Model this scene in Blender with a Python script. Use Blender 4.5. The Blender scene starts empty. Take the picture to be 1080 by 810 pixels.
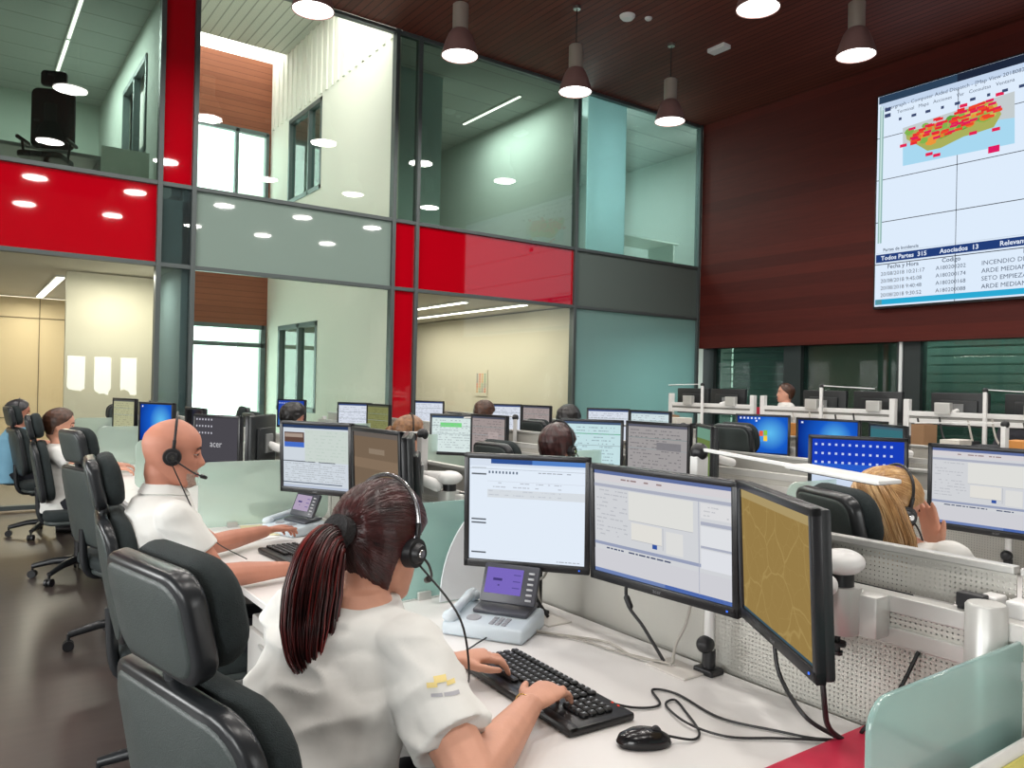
import bpy, bmesh, math, random
import numpy as np
from mathutils import Vector, Matrix, noise
from math import sin, cos, pi, radians, sqrt, atan2, tan
random.seed(7)
SC = bpy.context.scene
COL = SC.collection

# ------------------------------------------------------------------ materials
def lin(c):
    c = c / 255.0
    return c / 12.92 if c <= 0.04045 else ((c + 0.055) / 1.055) ** 2.4
def L3(rgb): return tuple(lin(c) for c in rgb)
_m = {}
def mat(name, rgb=(128, 128, 128), rough=0.5, metal=0.0, bump=0.0, bscale=50.0, var=0.0, vscale=8.0, spec=0.5, stretch=(1, 1, 1), coat=0.0):
    if name in _m: return _m[name]
    m = bpy.data.materials.new(name); m.use_nodes = True
    nt = m.node_tree; b = nt.nodes['Principled BSDF']
    c = L3(rgb) + (1,)
    b.inputs['Base Color'].default_value = c
    b.inputs['Roughness'].default_value = rough
    b.inputs['Metallic'].default_value = metal
    b.inputs['Specular IOR Level'].default_value = spec
    b.inputs['Coat Weight'].default_value = coat
    if bump or var:
        tc = nt.nodes.new('ShaderNodeTexCoord'); mp = nt.nodes.new('ShaderNodeMapping')
        mp.inputs['Scale'].default_value = stretch
        nt.links.new(tc.outputs['Object'], mp.inputs['Vector'])
    if bump:
        n = nt.nodes.new('ShaderNodeTexNoise'); n.inputs['Scale'].default_value = bscale; n.inputs['Detail'].default_value = 3
        nt.links.new(mp.outputs['Vector'], n.inputs['Vector'])
        bp = nt.nodes.new('ShaderNodeBump'); bp.inputs['Strength'].default_value = bump; bp.inputs['Distance'].default_value = 0.01
        nt.links.new(n.outputs['Fac'], bp.inputs['Height']); nt.links.new(bp.outputs['Normal'], b.inputs['Normal'])
    if var:
        n = nt.nodes.new('ShaderNodeTexNoise'); n.inputs['Scale'].default_value = vscale; n.inputs['Detail'].default_value = 4
        nt.links.new(mp.outputs['Vector'], n.inputs['Vector'])
        r = nt.nodes.new('ShaderNodeValToRGB')
        r.color_ramp.elements[0].position = 0.3; r.color_ramp.elements[1].position = 0.7
        r.color_ramp.elements[0].color = tuple(x * (1 - var) for x in c[:3]) + (1,)
        r.color_ramp.elements[1].color = tuple(min(1, x * (1 + var)) for x in c[:3]) + (1,)
        nt.links.new(n.outputs['Fac'], r.inputs['Fac']); nt.links.new(r.outputs['Color'], b.inputs['Base Color'])
    _m[name] = m
    return m
def emit(rgb, s=1.0):
    k = 'screen_light_%d_%d_%d_%d' % (rgb[0], rgb[1], rgb[2], int(s * 100))
    if k in _m: return _m[k]
    m = bpy.data.materials.new(k); m.use_nodes = True; nt = m.node_tree
    nt.nodes.remove(nt.nodes['Principled BSDF'])
    e = nt.nodes.new('ShaderNodeEmission'); e.inputs['Color'].default_value = L3(rgb) + (1,); e.inputs['Strength'].default_value = s
    nt.links.new(e.outputs[0], nt.nodes['Material Output'].inputs['Surface'])
    m.cycles.emission_sampling = 'NONE' if s <= 2 else 'FRONT'
    _m[k] = m
    return m
def glass(name, tint=(235, 245, 240), refl_rough=0.0, opac=0.0, body=(200, 225, 220), ior=1.5):
    """thin pane: transparent tint + mirror reflection + optional frosted body"""
    if name in _m: return _m[name]
    m = bpy.data.materials.new(name); m.use_nodes = True; nt = m.node_tree
    nt.nodes.remove(nt.nodes['Principled BSDF'])
    t = nt.nodes.new('ShaderNodeBsdfTransparent'); t.inputs['Color'].default_value = L3(tint) + (1,)
    g = nt.nodes.new('ShaderNodeBsdfGlossy'); g.inputs['Roughness'].default_value = refl_rough; g.inputs['Color'].default_value = (1, 1, 1, 1)
    fr = nt.nodes.new('ShaderNodeFresnel'); fr.inputs['IOR'].default_value = ior
    base = t
    if opac > 0:
        d = nt.nodes.new('ShaderNodeBsdfDiffuse'); d.inputs['Color'].default_value = L3(body) + (1,)
        tr = nt.nodes.new('ShaderNodeBsdfTranslucent'); tr.inputs['Color'].default_value = L3(body) + (1,)
        m0 = nt.nodes.new('ShaderNodeMixShader'); m0.inputs[0].default_value = 0.45
        nt.links.new(d.outputs[0], m0.inputs[1]); nt.links.new(tr.outputs[0], m0.inputs[2])
        m1 = nt.nodes.new('ShaderNodeMixShader'); m1.inputs[0].default_value = opac
        nt.links.new(t.outputs[0], m1.inputs[1]); nt.links.new(m0.outputs[0], m1.inputs[2]); base = m1
    mx = nt.nodes.new('ShaderNodeMixShader')
    ge = nt.nodes.new('ShaderNodeNewGeometry'); iv = nt.nodes.new('ShaderNodeMath'); iv.operation = 'SUBTRACT'; iv.inputs[0].default_value = 1.0
    nt.links.new(ge.outputs['Backfacing'], iv.inputs[1]); ml = nt.nodes.new('ShaderNodeMath'); ml.operation = 'MULTIPLY'
    nt.links.new(fr.outputs[0], ml.inputs[0]); nt.links.new(iv.outputs[0], ml.inputs[1])
    nt.links.new(ml.outputs[0], mx.inputs[0]); nt.links.new(base.outputs[0], mx.inputs[1]); nt.links.new(g.outputs[0], mx.inputs[2])
    nt.links.new(mx.outputs[0], nt.nodes['Material Output'].inputs['Surface'])
    _m[name] = m
    return m

def plank_mat(name, c1, c2, axis, pitch, rough=0.35, groove=0.25, gcol=0.35, stretch=None, gw=0.1):
    """boards: grooves repeat along `axis` (0,1,2) of object coordinates"""
    if name in _m: return _m[name]
    m = bpy.data.materials.new(name); m.use_nodes = True; nt = m.node_tree; b = nt.nodes['Principled BSDF']
    tc = nt.nodes.new('ShaderNodeTexCoord'); sp = nt.nodes.new('ShaderNodeSeparateXYZ')
    nt.links.new(tc.outputs['Object'], sp.inputs[0])
    mu = nt.nodes.new('ShaderNodeMath'); mu.operation = 'DIVIDE'; mu.inputs[1].default_value = pitch
    nt.links.new(sp.outputs[axis], mu.inputs[0])
    frc = nt.nodes.new('ShaderNodeMath'); frc.operation = 'FRACT'; nt.links.new(mu.outputs[0], frc.inputs[0])
    lt = nt.nodes.new('ShaderNodeMath'); lt.operation = 'LESS_THAN'; lt.inputs[1].default_value = gw
    nt.links.new(frc.outputs[0], lt.inputs[0])
    fl = nt.nodes.new('ShaderNodeMath'); fl.operation = 'FLOOR'; nt.links.new(mu.outputs[0], fl.inputs[0])
    wn = nt.nodes.new('ShaderNodeTexWhiteNoise'); wn.noise_dimensions = '1D'; nt.links.new(fl.outputs[0], wn.inputs['W'])
    mp = nt.nodes.new('ShaderNodeMapping'); mp.inputs['Scale'].default_value = stretch or (1, 1, 1)
    nt.links.new(tc.outputs['Object'], mp.inputs['Vector'])
    n = nt.nodes.new('ShaderNodeTexNoise'); n.inputs['Scale'].default_value = 3; n.inputs['Detail'].default_value = 5
    nt.links.new(mp.outputs[0], n.inputs['Vector'])
    ad = nt.nodes.new('ShaderNodeMath'); ad.operation = 'MULTIPLY_ADD'; ad.inputs[1].default_value = 0.5
    nt.links.new(wn.outputs['Value'], ad.inputs[0]); 
    m2 = nt.nodes.new('ShaderNodeMath'); m2.operation = 'MULTIPLY'; m2.inputs[1].default_value = 0.6
    nt.links.new(n.outputs['Fac'], m2.inputs[0]); nt.links.new(m2.outputs[0], ad.inputs[2])
    mx = nt.nodes.new('ShaderNodeMix'); mx.data_type = 'RGBA'
    mx.inputs[6].default_value = L3(c1) + (1,); mx.inputs[7].default_value = L3(c2) + (1,)
    nt.links.new(ad.outputs[0], mx.inputs[0])
    mg = nt.nodes.new('ShaderNodeMix'); mg.data_type = 'RGBA'
    mg.inputs[7].default_value = tuple(x * gcol for x in L3(c1)) + (1,)
    nt.links.new(mx.outputs[2], mg.inputs[6]); nt.links.new(lt.outputs[0], mg.inputs[0])
    nt.links.new(mg.outputs[2], b.inputs['Base Color'])
    b.inputs['Roughness'].default_value = rough; b.inputs['Specular IOR Level'].default_value = 0.25
    bp = nt.nodes.new('ShaderNodeBump'); bp.inputs['Strength'].default_value = groove; bp.inputs['Distance'].default_value = 0.01; bp.invert = True
    nt.links.new(lt.outputs[0], bp.inputs['Height']); nt.links.new(bp.outputs[0], b.inputs['Normal'])
    _m[name] = m
    return m

def perf_mat():
    """painted sheet steel punched with a square grid of round holes"""
    if 'perforated_steel' in _m: return _m['perforated_steel']
    m = bpy.data.materials.new('perforated_steel'); m.use_nodes = True; nt = m.node_tree; b = nt.nodes['Principled BSDF']
    b.inputs['Base Color'].default_value = L3((196, 194, 186)) + (1,); b.inputs['Roughness'].default_value = 0.5
    tc = nt.nodes.new('ShaderNodeTexCoord'); sp = nt.nodes.new('ShaderNodeSeparateXYZ'); nt.links.new(tc.outputs['Object'], sp.inputs[0])
    acc = None
    for ax in (1, 2):
        d = nt.nodes.new('ShaderNodeMath'); d.operation = 'DIVIDE'; d.inputs[1].default_value = 0.0105; nt.links.new(sp.outputs[ax], d.inputs[0])
        f = nt.nodes.new('ShaderNodeMath'); f.operation = 'FRACT'; nt.links.new(d.outputs[0], f.inputs[0])
        s = nt.nodes.new('ShaderNodeMath'); s.operation = 'SUBTRACT'; s.inputs[1].default_value = 0.5; nt.links.new(f.outputs[0], s.inputs[0])
        q = nt.nodes.new('ShaderNodeMath'); q.operation = 'MULTIPLY'; nt.links.new(s.outputs[0], q.inputs[0]); nt.links.new(s.outputs[0], q.inputs[1])
        if acc is None: acc = q
        else:
            a = nt.nodes.new('ShaderNodeMath'); a.operation = 'ADD'; nt.links.new(acc.outputs[0], a.inputs[0]); nt.links.new(q.outputs[0], a.inputs[1]); acc = a
    lt = nt.nodes.new('ShaderNodeMath'); lt.operation = 'LESS_THAN'; lt.inputs[1].default_value = 0.20 ** 2; nt.links.new(acc.outputs[0], lt.inputs[0])
    tr = nt.nodes.new('ShaderNodeBsdfTransparent'); mx = nt.nodes.new('ShaderNodeMixShader')
    nt.links.new(lt.outputs[0], mx.inputs[0]); nt.links.new(b.outputs[0], mx.inputs[1]); nt.links.new(tr.outputs[0], mx.inputs[2])
    nt.links.new(mx.outputs[0], nt.nodes['Material Output'].inputs['Surface'])
    _m['perforated_steel'] = m
    return m

BLK = mat('black_plastic', (24, 25, 28), 0.42)
BEZ = mat('monitor_black', (20, 21, 25), 0.35)
MBACK = mat('monitor_back_black', (28, 31, 33), 0.45)
SHELL = mat('chair_shell_grey', (60, 68, 67), 0.42, bump=0.15, bscale=400)
RIM = mat('chair_rim_dark', (34, 37, 40), 0.3)
FAB = mat('chair_fabric', (30, 39, 40), 0.9, bump=0.35, bscale=500, var=0.15, vscale=90)
DESK = mat('desk_white', (226, 224, 222), 0.32, var=0.02, vscale=2)
DEDGE = mat('desk_edge', (176, 176, 174), 0.5)
ALU = mat('aluminium_satin', (196, 196, 192), 0.38, metal=0.35)
ALUD = mat('groove_grey', (140, 140, 136), 0.5, metal=0.3)
WPL = mat('white_plastic', (222, 222, 220), 0.4)
GRYP = mat('grey_plastic', (120, 122, 122), 0.45)
STEEL = mat('brushed_steel', (170, 168, 162), 0.3, metal=0.9)
CHROME = mat('chrome', (210, 210, 210), 0.12, metal=1.0)
CABB = mat('cable_black', (22, 22, 24), 0.5)
CABG = mat('cable_grey', (168, 164, 156), 0.5)
SHIRT = mat('white_cotton', (216, 216, 212), 0.85, bump=0.25, bscale=14, spec=0.2)
PANTS = mat('navy_trousers', (22, 25, 34), 0.85)
SHOE = mat('shoe_black', (18, 18, 18), 0.5)
FROST = glass('frosted_green_glass', (228, 240, 235), 0.08, 0.5, (216, 230, 223))
FROSTA = glass('frosted_aqua_glass', (204, 228, 224), 0.08, 0.55, (184, 212, 208))
PAPER = mat('paper_white', (232, 232, 230), 0.7)
def skin(name, rgb): return mat(name, rgb, 0.5, var=0.07, vscale=14, bump=0.05, bscale=200, spec=0.35)

# ------------------------------------------------------------------ geometry
class M:
    def __init__(s): s.v = []; s.f = []; s.m = []
    def add(s, vf, mi=0, T=None):
        vs, fs = vf; o = len(s.v)
        for p in vs:
            p = Vector(p); s.v.append(tuple(T @ p) if T is not None else tuple(p))
        for f in fs: s.f.append(tuple(i + o for i in f)); s.m.append(mi)
        return s
    def mesh(s, name):
        me = bpy.data.meshes.new(name); me.from_pydata(s.v, [], s.f); me.update(); return me
def TR(x=0, y=0, z=0, rx=0, ry=0, rz=0):
    return Matrix.Translation((x, y, z)) @ Matrix.Rotation(rz, 4, 'Z') @ Matrix.Rotation(ry, 4, 'Y') @ Matrix.Rotation(rx, 4, 'X')
def box(c, s):
    x, y, z = c; a, b, d = s[0] / 2, s[1] / 2, s[2] / 2
    v = [(x + i * a, y + j * b, z + k * d) for k in (-1, 1) for j in (-1, 1) for i in (-1, 1)]
    return v, [(0, 2, 3, 1), (4, 5, 7, 6), (0, 1, 5, 4), (2, 6, 7, 3), (0, 4, 6, 2), (1, 3, 7, 5)]
def box2(a, b): return box([(a[i] + b[i]) / 2 for i in range(3)], [abs(a[i] - b[i]) for i in range(3)])
def rbox(c, s, r=0.004, seg=2):
    bm = bmesh.new(); bmesh.ops.create_cube(bm, size=1)
    for v in bm.verts: v.co = Vector((v.co.x * s[0], v.co.y * s[1], v.co.z * s[2]))
    r = min(r, min(s) * 0.49)
    bmesh.ops.bevel(bm, geom=bm.edges[:], offset=r, segments=seg, profile=0.5, affect='EDGES')
    bm.verts.ensure_lookup_table()
    v = [(p.co.x + c[0], p.co.y + c[1], p.co.z + c[2]) for p in bm.verts]; f = [tuple(q.index for q in a.verts) for a in bm.faces]
    bm.free(); return v, f
def rr_outline(w, h, r, n=6):
    r = min(r, w / 2, h / 2); out = []
    for cx, cy, a0 in ((w/2-r, h/2-r, 0), (-w/2+r, h/2-r, 90), (-w/2+r, -h/2+r, 180), (w/2-r, -h/2+r, 270)):
        for k in range(n + 1):
            a = radians(a0 + 90 * k / n); out.append((cx + r * cos(a), cy + r * sin(a)))
    return out
def slab(w, h, t, rc, edge=0.01, n=6, bulge=0.0, en=3):
    """rounded-rectangle cushion in the YZ plane, thickness along X; origin at centre"""
    secs = []
    for k in range(en + 1):
        a = pi / 2 * k / en; secs.append((-t/2 + edge * (1 - sin(a)), edge * (1 - cos(a))))
    secs = [(-t/2 + edge * (1 - sin(pi/2*k/en)), edge * (1 - cos(pi/2*k/en))) for k in range(en, -1, -1)]
    secs = [(x, i) for x, i in secs] + [(-x, i) for x, i in reversed(secs)]
    v = []; f = []; m = 0
    for x, ins in secs:
        o = rr_outline(w - 2*ins, h - 2*ins, max(rc - ins, 0.001), n); m = len(o)
        v += [(x, p[0], p[1]) for p in o]
    for k in range(len(secs) - 1):
        for i in range(m):
            j = (i + 1) % m; f.append((k*m+i, k*m+j, (k+1)*m+j, (k+1)*m+i))
    for base, sx, dirn in ((0, secs[0][0], -1), ((len(secs)-1)*m, secs[-1][0], 1)):
        prev = base
        for sc, b in ((0.6, 0.75), (0.25, 0.97)):
            st = len(v)
            for i in range(m):
                p = v[base + i]; v.append((sx + dirn * bulge * b, p[1] * sc, p[2] * sc))
            for i in range(m):
                j = (i + 1) % m
                f.append((prev+i, prev+j, st+j, st+i) if dirn > 0 else (prev+j, prev+i, st+i, st+j))
            prev = st
        f.append(tuple(range(prev, prev + m)) if dirn > 0 else tuple(reversed(range(prev, prev + m))))
    return v, f
def bend(vf, k):
    """curve a slab about the vertical axis: x += k*y^2"""
    return [(x + k * y * y, y, z) for x, y, z in vf[0]], vf[1]
def cyl(a, b, r0, r1=None, n=16):
    return tube([a, b], [r0, r0 if r1 is None else r1], n)
def tube(pts, radii, n=10, caps=True):
    pts = [Vector(p) for p in pts]
    if not hasattr(radii, '__len__'): radii = [radii] * len(pts)
    v = []; f = []; up = None
    for i, p in enumerate(pts):
        t = (pts[min(i + 1, len(pts) - 1)] - pts[max(i - 1, 0)])
        if t.length < 1e-9: t = Vector((0, 0, 1))
        t.normalize()
        if up is None: up = t.orthogonal().normalized()
        else:
            up = up - t * up.dot(t)
            up = up.normalized() if up.length > 1e-6 else t.orthogonal().normalized()
        s = t.cross(up)
        for k in range(n):
            a = 2 * pi * k / n; q = p + (up * cos(a) + s * sin(a)) * radii[i]; v.append(tuple(q))
    for i in range(len(pts) - 1):
        for k in range(n):
            j = (k + 1) % n; f.append((i*n+k, i*n+j, (i+1)*n+j, (i+1)*n+k))
    if caps: f.append(tuple(reversed(range(n)))); f.append(tuple(range((len(pts)-1)*n, len(pts)*n)))
    return v, f
def capsule(a, b, ra, rb, n=12):
    a = Vector(a); b = Vector(b); d = (b - a); l = d.length or 1e-6; d = d / l
    pts = []; rr = []
    for k in range(4): t = k / 4 * pi / 2; pts.append(a - d * ra * cos(t)); rr.append(max(ra * sin(t), 0.0005))
    pts.append(a); rr.append(ra); pts.append(b); rr.append(rb)
    for k in range(3, -1, -1): t = k / 4 * pi / 2; pts.append(b + d * rb * cos(t)); rr.append(max(rb * sin(t), 0.0005))
    return tube(pts, rr, n)
def lathe(prof, n=24):
    """prof list of (r,z)"""
    v = []; f = []
    for r, z in prof:
        for k in range(n): a = 2 * pi * k / n; v.append((r * cos(a), r * sin(a), z))
    for i in range(len(prof) - 1):
        for k in range(n):
            j = (k + 1) % n; f.append((i*n+k, i*n+j, (i+1)*n+j, (i+1)*n+k))
    return v, f
def ell(c, r, n=14, T=None):
    v = []; f = []; m = n * 2
    for i in range(1, n):
        a = pi * i / n
        for k in range(m): b = 2 * pi * k / m; v.append((c[0] + r[0] * sin(a) * cos(b), c[1] + r[1] * sin(a) * sin(b), c[2] + r[2] * cos(a)))
    v.append((c[0], c[1], c[2] + r[2])); v.append((c[0], c[1], c[2] - r[2])); t = len(v) - 2
    for i in range(n - 2):
        for k in range(m): j = (k + 1) % m; f.append((i*m+k, (i+1)*m+k, (i+1)*m+j, i*m+j))
    for k in range(m): j = (k + 1) % m; f.append((t, k, j)); f.append((t + 1, (n-2)*m+j, (n-2)*m+k))
    return v, f
def loft(secs, n=24, e=1.0):
    """secs: (center, axisU vector, axisV vector) ellipses"""
    v = []; f = []
    for c, u, w in secs:
        c = Vector(c); u = Vector(u); w = Vector(w)
        for k in range(n):
            a = 2 * pi * k / n; ca, sa = cos(a), sin(a)
            v.append(tuple(c + u * (abs(ca) ** e * (1 if ca > 0 else -1)) + w * (abs(sa) ** e * (1 if sa > 0 else -1))))
    for i in range(len(secs) - 1):
        for k in range(n): j = (k + 1) % n; f.append((i*n+k, i*n+j, (i+1)*n+j, (i+1)*n+k))
    f.append(tuple(reversed(range(n)))); f.append(tuple(range((len(secs)-1)*n, len(secs)*n)))
    return v, f
def smooth_path(pts, k=8):
    P = [Vector(p) for p in pts]; out = []
    for i in range(len(P) - 1):
        p0 = P[max(i-1, 0)]; p1 = P[i]; p2 = P[i+1]; p3 = P[min(i+2, len(P)-1)]
        for j in range(k):
            t = j / k
            out.append(0.5 * ((2*p1) + (p2-p0)*t + (2*p0-5*p1+4*p2-p3)*t*t + (3*p1-p0-3*p2+p3)*t**3))
    out.append(P[-1]); return out

# ------------------------------------------------------------------ objects
def obj(name, mb, mats, parent=None, smooth=False, T=None, label=None):
    me = mb.mesh(name) if isinstance(mb, M) else mb
    if isinstance(mb, tuple):
        x = M(); x.add(mb); me = x.mesh(name); mb = x
    if not isinstance(mats, (list, tuple)): mats = [mats]
    for m in mats: me.materials.append(m)
    if isinstance(mb, M) and len(mats) > 1: me.polygons.foreach_set('material_index', mb.m)
    bm = bmesh.new(); bm.from_mesh(me); bmesh.ops.recalc_face_normals(bm, faces=bm.faces[:]); bm.to_mesh(me); bm.free()
    if smooth:
        me.polygons.foreach_set('use_smooth', [True] * len(me.polygons))
        try: me.set_sharp_from_angle(angle=radians(40))
        except Exception: pass
    o = bpy.data.objects.new(name, me); COL.objects.link(o)
    if parent: o.parent = parent
    if T is not None: o.matrix_local = T
    if label: o['label'] = label
    return o
def tag(o, label, cat, group=None, kind=None):
    o['label'] = label; o['category'] = cat
    if group: o['group'] = group
    if kind: o['kind'] = kind
    return o
def thing(name, label, cat, loc=(0, 0, 0), rz=0, group=None):
    o = bpy.data.objects.new(name, None); COL.objects.link(o); o.empty_display_size = 0.05
    o.location = loc; o.rotation_euler = (0, 0, rz)
    return tag(o, label, cat, group)
def struct(name, mb, m, smooth=False):
    o = obj(name, mb, m, None, smooth); o['kind'] = 'structure'; return o
def copy_tree(o, parent=None):
    c = o.copy(); COL.objects.link(c); c.parent = parent
    for ch in list(o.children): copy_tree(ch, c)
    return c
def dup(o, loc, rz, label, group=None):
    c = copy_tree(o); c.location = loc; c.rotation_euler = (0, 0, rz); c['label'] = label
    if group: c['group'] = group
    return c
def text_vf(s, size, T, align='LEFT', bold=0.0):
    cu = bpy.data.curves.new('t', 'FONT'); cu.body = s; cu.size = size; cu.align_x = align; cu.offset = bold; cu.resolution_u = 2
    o = bpy.data.objects.new('t', cu); COL.objects.link(o)
    dg = bpy.context.evaluated_depsgraph_get(); me = bpy.data.meshes.new_from_object(o.evaluated_get(dg))
    v = [tuple(T @ p.co) for p in me.vertices]; f = [tuple(p.vertices) for p in me.polygons]
    bpy.data.objects.remove(o); bpy.data.meshes.remove(me); return v, f
def tube_obj(name, pts, r, m, label, cat, parent=None, k=8, group=None):
    o = obj(name, tube(smooth_path(pts, k), r, 8), m, parent, True)
    if not parent: tag(o, label, cat, group)
    return o

# ------------------------------------------------------------------ camera
F = 820.0; CH = 1.45
YAW = radians(35.6); PIT = radians(.25); ROLL = radians(1.25)
fw = Vector((sin(YAW) * cos(PIT), cos(YAW) * cos(PIT), sin(PIT))); rt = Vector((cos(YAW), -sin(YAW), 0)); up = rt.cross(fw)
RR = rt * cos(ROLL) + up * sin(ROLL); UU = RR.cross(fw)
cam = bpy.data.cameras.new('camera'); co = bpy.data.objects.new('camera', cam); COL.objects.link(co)
cam.sensor_width = 36; cam.lens = F / 1080 * 36; cam.clip_start = 0.02; cam.clip_end = 200
co.matrix_world = Matrix(((RR.x, UU.x, -fw.x, 0), (RR.y, UU.y, -fw.y, 0), (RR.z, UU.z, -fw.z, CH), (0, 0, 0, 1)))
SC.camera = co

# ------------------------------------------------------------------ room shell
XR, YG, ZC = 11.3, 9.8, 6.42
XL, YB = -4.0, -4.5
FLOOR = mat('floor_vinyl', (68, 60, 57), 0.34, var=0.12, vscale=3, stretch=(1, 6, 1), spec=0.5)
struct('floor', box2((XL, YB, -0.1), (12.5, YG + 0.1, 0)), FLOOR)
CEIL = plank_mat('ceiling_walnut_slats', (116, 58, 46), (84, 40, 33), 0, 0.11, rough=0.6, groove=0.5, gcol=0.25, stretch=(8, 1, 1), gw=0.16)
struct('ceiling', box2((XL, YB, ZC), (12.5, YG, ZC + 0.12)), CEIL)
WOOD = plank_mat('wall_walnut_boards', (98, 36, 27), (66, 21, 17), 2, 0.19, rough=0.62, groove=0.12, gcol=0.6, stretch=(1, 0.6, 9), gw=0.03)
struct('wall_right', box2((XR, YB, 2.25), (XR + 0.25, YG, ZC)), WOOD)
WHITEW = mat('wall_paint_white', (205, 205, 200), 0.8)
DARKW = mat('wall_paint_dark', (70, 78, 76), 0.7)
# wall behind the camera and wall on the left, each with real window openings
def wall_open_y(name, y, x0, x1, z0, z1, holes, m, t=0.2):
    b = M(); xs = sorted(set([x0, x1] + [h[0] for h in holes] + [h[1] for h in holes]))
    for a, c in zip(xs[:-1], xs[1:]):
        hs = [h for h in holes if h[0] <= a and c <= h[1]]
        if not hs: b.add(box2((a, y - t/2, z0), (c, y + t/2, z1)))
        else:
            hs.sort(key=lambda h: h[2]); z = z0
            for h in hs:
                if h[2] > z: b.add(box2((a, y - t/2, z), (c, y + t/2, h[2])))
                z = h[3]
            if z < z1: b.add(box2((a, y - t/2, z), (c, y + t/2, z1)))
    return struct(name, b, m)
def wall_open_x(name, x, y0, y1, z0, z1, holes, m, t=0.2):
    b = M(); ys = sorted(set([y0, y1] + [h[0] for h in holes] + [h[1] for h in holes]))
    for a, c in zip(ys[:-1], ys[1:]):
        hs = [h for h in holes if h[0] <= a and c <= h[1]]
        if not hs: b.add(box2((x - t/2, a, z0), (x + t/2, c, z1)))
        else:
            hs.sort(key=lambda h: h[2]); z = z0
            for h in hs:
                if h[2] > z: b.add(box2((x - t/2, a, z), (x + t/2, c, h[2])))
                z = h[3]
            if z < z1: b.add(box2((x - t/2, a, z), (x + t/2, c, z1)))
    return struct(name, b, m)
bwin = [(2.45, 2.9, 1.0, 2.05), (3.1, 3.55, 1.0, 2.05), (3.75, 4.2, 1.0, 2.05)]
wall_open_y('wall_back', YB, XL, 12.5, 0, ZC, bwin, mat('wall_back_paint', (120, 112, 104), 0.8))
lwin = [(-3.4, -0.9, 0.9, 2.7), (0.2, 2.7, 0.9, 2.7), (3.8, 6.3, 0.9, 2.7)]
wall_open_x('wall_left', XL, YB, YG, 0, ZC, lwin, mat('wall_left_paint', (150, 146, 138), 0.8))

# curtain wall towards the courtyard and offices
MUL = mat('mullion_grey', (84, 92, 92), 0.45, metal=0.3)
MXS = [-4.0, -1.05, 1.9, 2.28, 4.93, 5.3, 8.25, 11.25]
ZB, ZT = 2.8, 3.75
b = M()
for x in MXS: b.add(rbox((x, YG + 0.04, ZC / 2), (0.055, 0.12, ZC), 0.004))
struct('trim_1', b, MUL)
b = M()
for z in (0.05, ZB, ZT, ZC - 0.03): b.add(rbox(((XL + XR) / 2, YG + 0.04, z), (XR - XL, 0.10, 0.05), 0.004))
struct('trim_2', b, MUL)
g_clear = glass('clear_glass', (248, 250, 247), 0.0, 0.0, ior=1.52)
g_tint = glass('tinted_glass', (216, 226, 220), 0.0, 0.0, ior=1.6)
g_grey = glass('grey_glass', (184, 200, 202), 0.0, 0.12, (150, 166, 168), ior=1.6)
g_aqua = glass('aqua_glass', (190, 220, 218), 0.0, 0.5, (176, 206, 206), ior=1.55)
RED = mat('red_backpainted_glass', (178, 2, 22), 0.03, spec=0.6, coat=0.4)
GREYP = mat('grey_backpainted_glass', (132, 150, 142), 0.03, spec=0.7)
GREYD = mat('dark_grey_backpainted_glass', (96, 108, 104), 0.04, spec=0.5)
wn = [0]
def pane(x0, x1, z0, z1, m, y=YG + 0.03):
    wn[0] += 1
    struct('window_%d' % wn[0], box2((x0 + 0.028, y, z0 + 0.025), (x1 - 0.028, y + 0.008, z1 - 0.025)), m)
rows = [(0.05, ZB), (ZB, ZT), (ZT, ZC - 0.03)]
# bay: lower, band, upper
bays = [(-4.0, -1.05, g_clear, RED, g_tint), (-1.05, 1.9, g_clear, RED, g_tint), (1.9, 2.28, g_grey, g_grey, RED),
        (2.28, 4.93, g_clear, GREYP, g_clear), (4.93, 5.3, RED, RED, g_tint), (5.3, 8.25, g_clear, RED, g_tint),
        (8.25, 11.25, g_aqua, GREYD, glass('upper_aqua_glass', (224, 238, 235), 0.0, 0.10, (150, 190, 180), ior=1.6))]
for x0, x1, *ms in bays:
    for (z0, z1), m in zip(rows, ms): pane(x0, x1, z0, z1, m)

# ---- rooms and courtyard behind the glass
CREAM = mat('wall_cream', (224, 212, 184), 0.75)
OFFW = mat('office_white', (206, 212, 206), 0.8)
CORR = mat('courtyard_white_cladding', (236, 236, 226), 0.7)
TILE = plank_mat('office_ceiling_tiles', (176, 182, 178), (166, 172, 168), 1, 0.6, rough=0.8, groove=0.1, gcol=0.5, gw=0.03)
YD = 15.2
struct('floor_ground_offices', M().add(box2((-5, YG + 0.1, -0.1), (2.3, 17.2, 0))).add(box2((4.93, YG + 0.1, -0.1), (12.5, 17.2, 0))), mat('office_floor', (120, 112, 100), 0.5))
struct('floor_courtyard', box2((2.3, YG + 0.1, -0.12), (4.93, YD + 0.3, -0.02)), mat('courtyard_paving', (170, 168, 160), 0.8))
slb = M()
slb.add(box2((-5, YG + 0.12, ZB + 0.02), (2.27, 17.2, ZT - 0.15))).add(box2((5.02, YG + 0.12, ZB + 0.02), (12.5, 17.2, ZT - 0.15)))
struct('ceiling_ground_offices', slb, mat('office_ceiling', (206, 202, 190), 0.8))
struct('ceiling_upper_left', box2((-5, YG + 0.02, ZC), (2.27, 17.2, ZC + 0.1)), TILE)
struct('ceiling_upper_right', box2((5.02, YG + 0.02, ZC), (12.5, 17.2, ZC + 0.1)), TILE)
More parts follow.
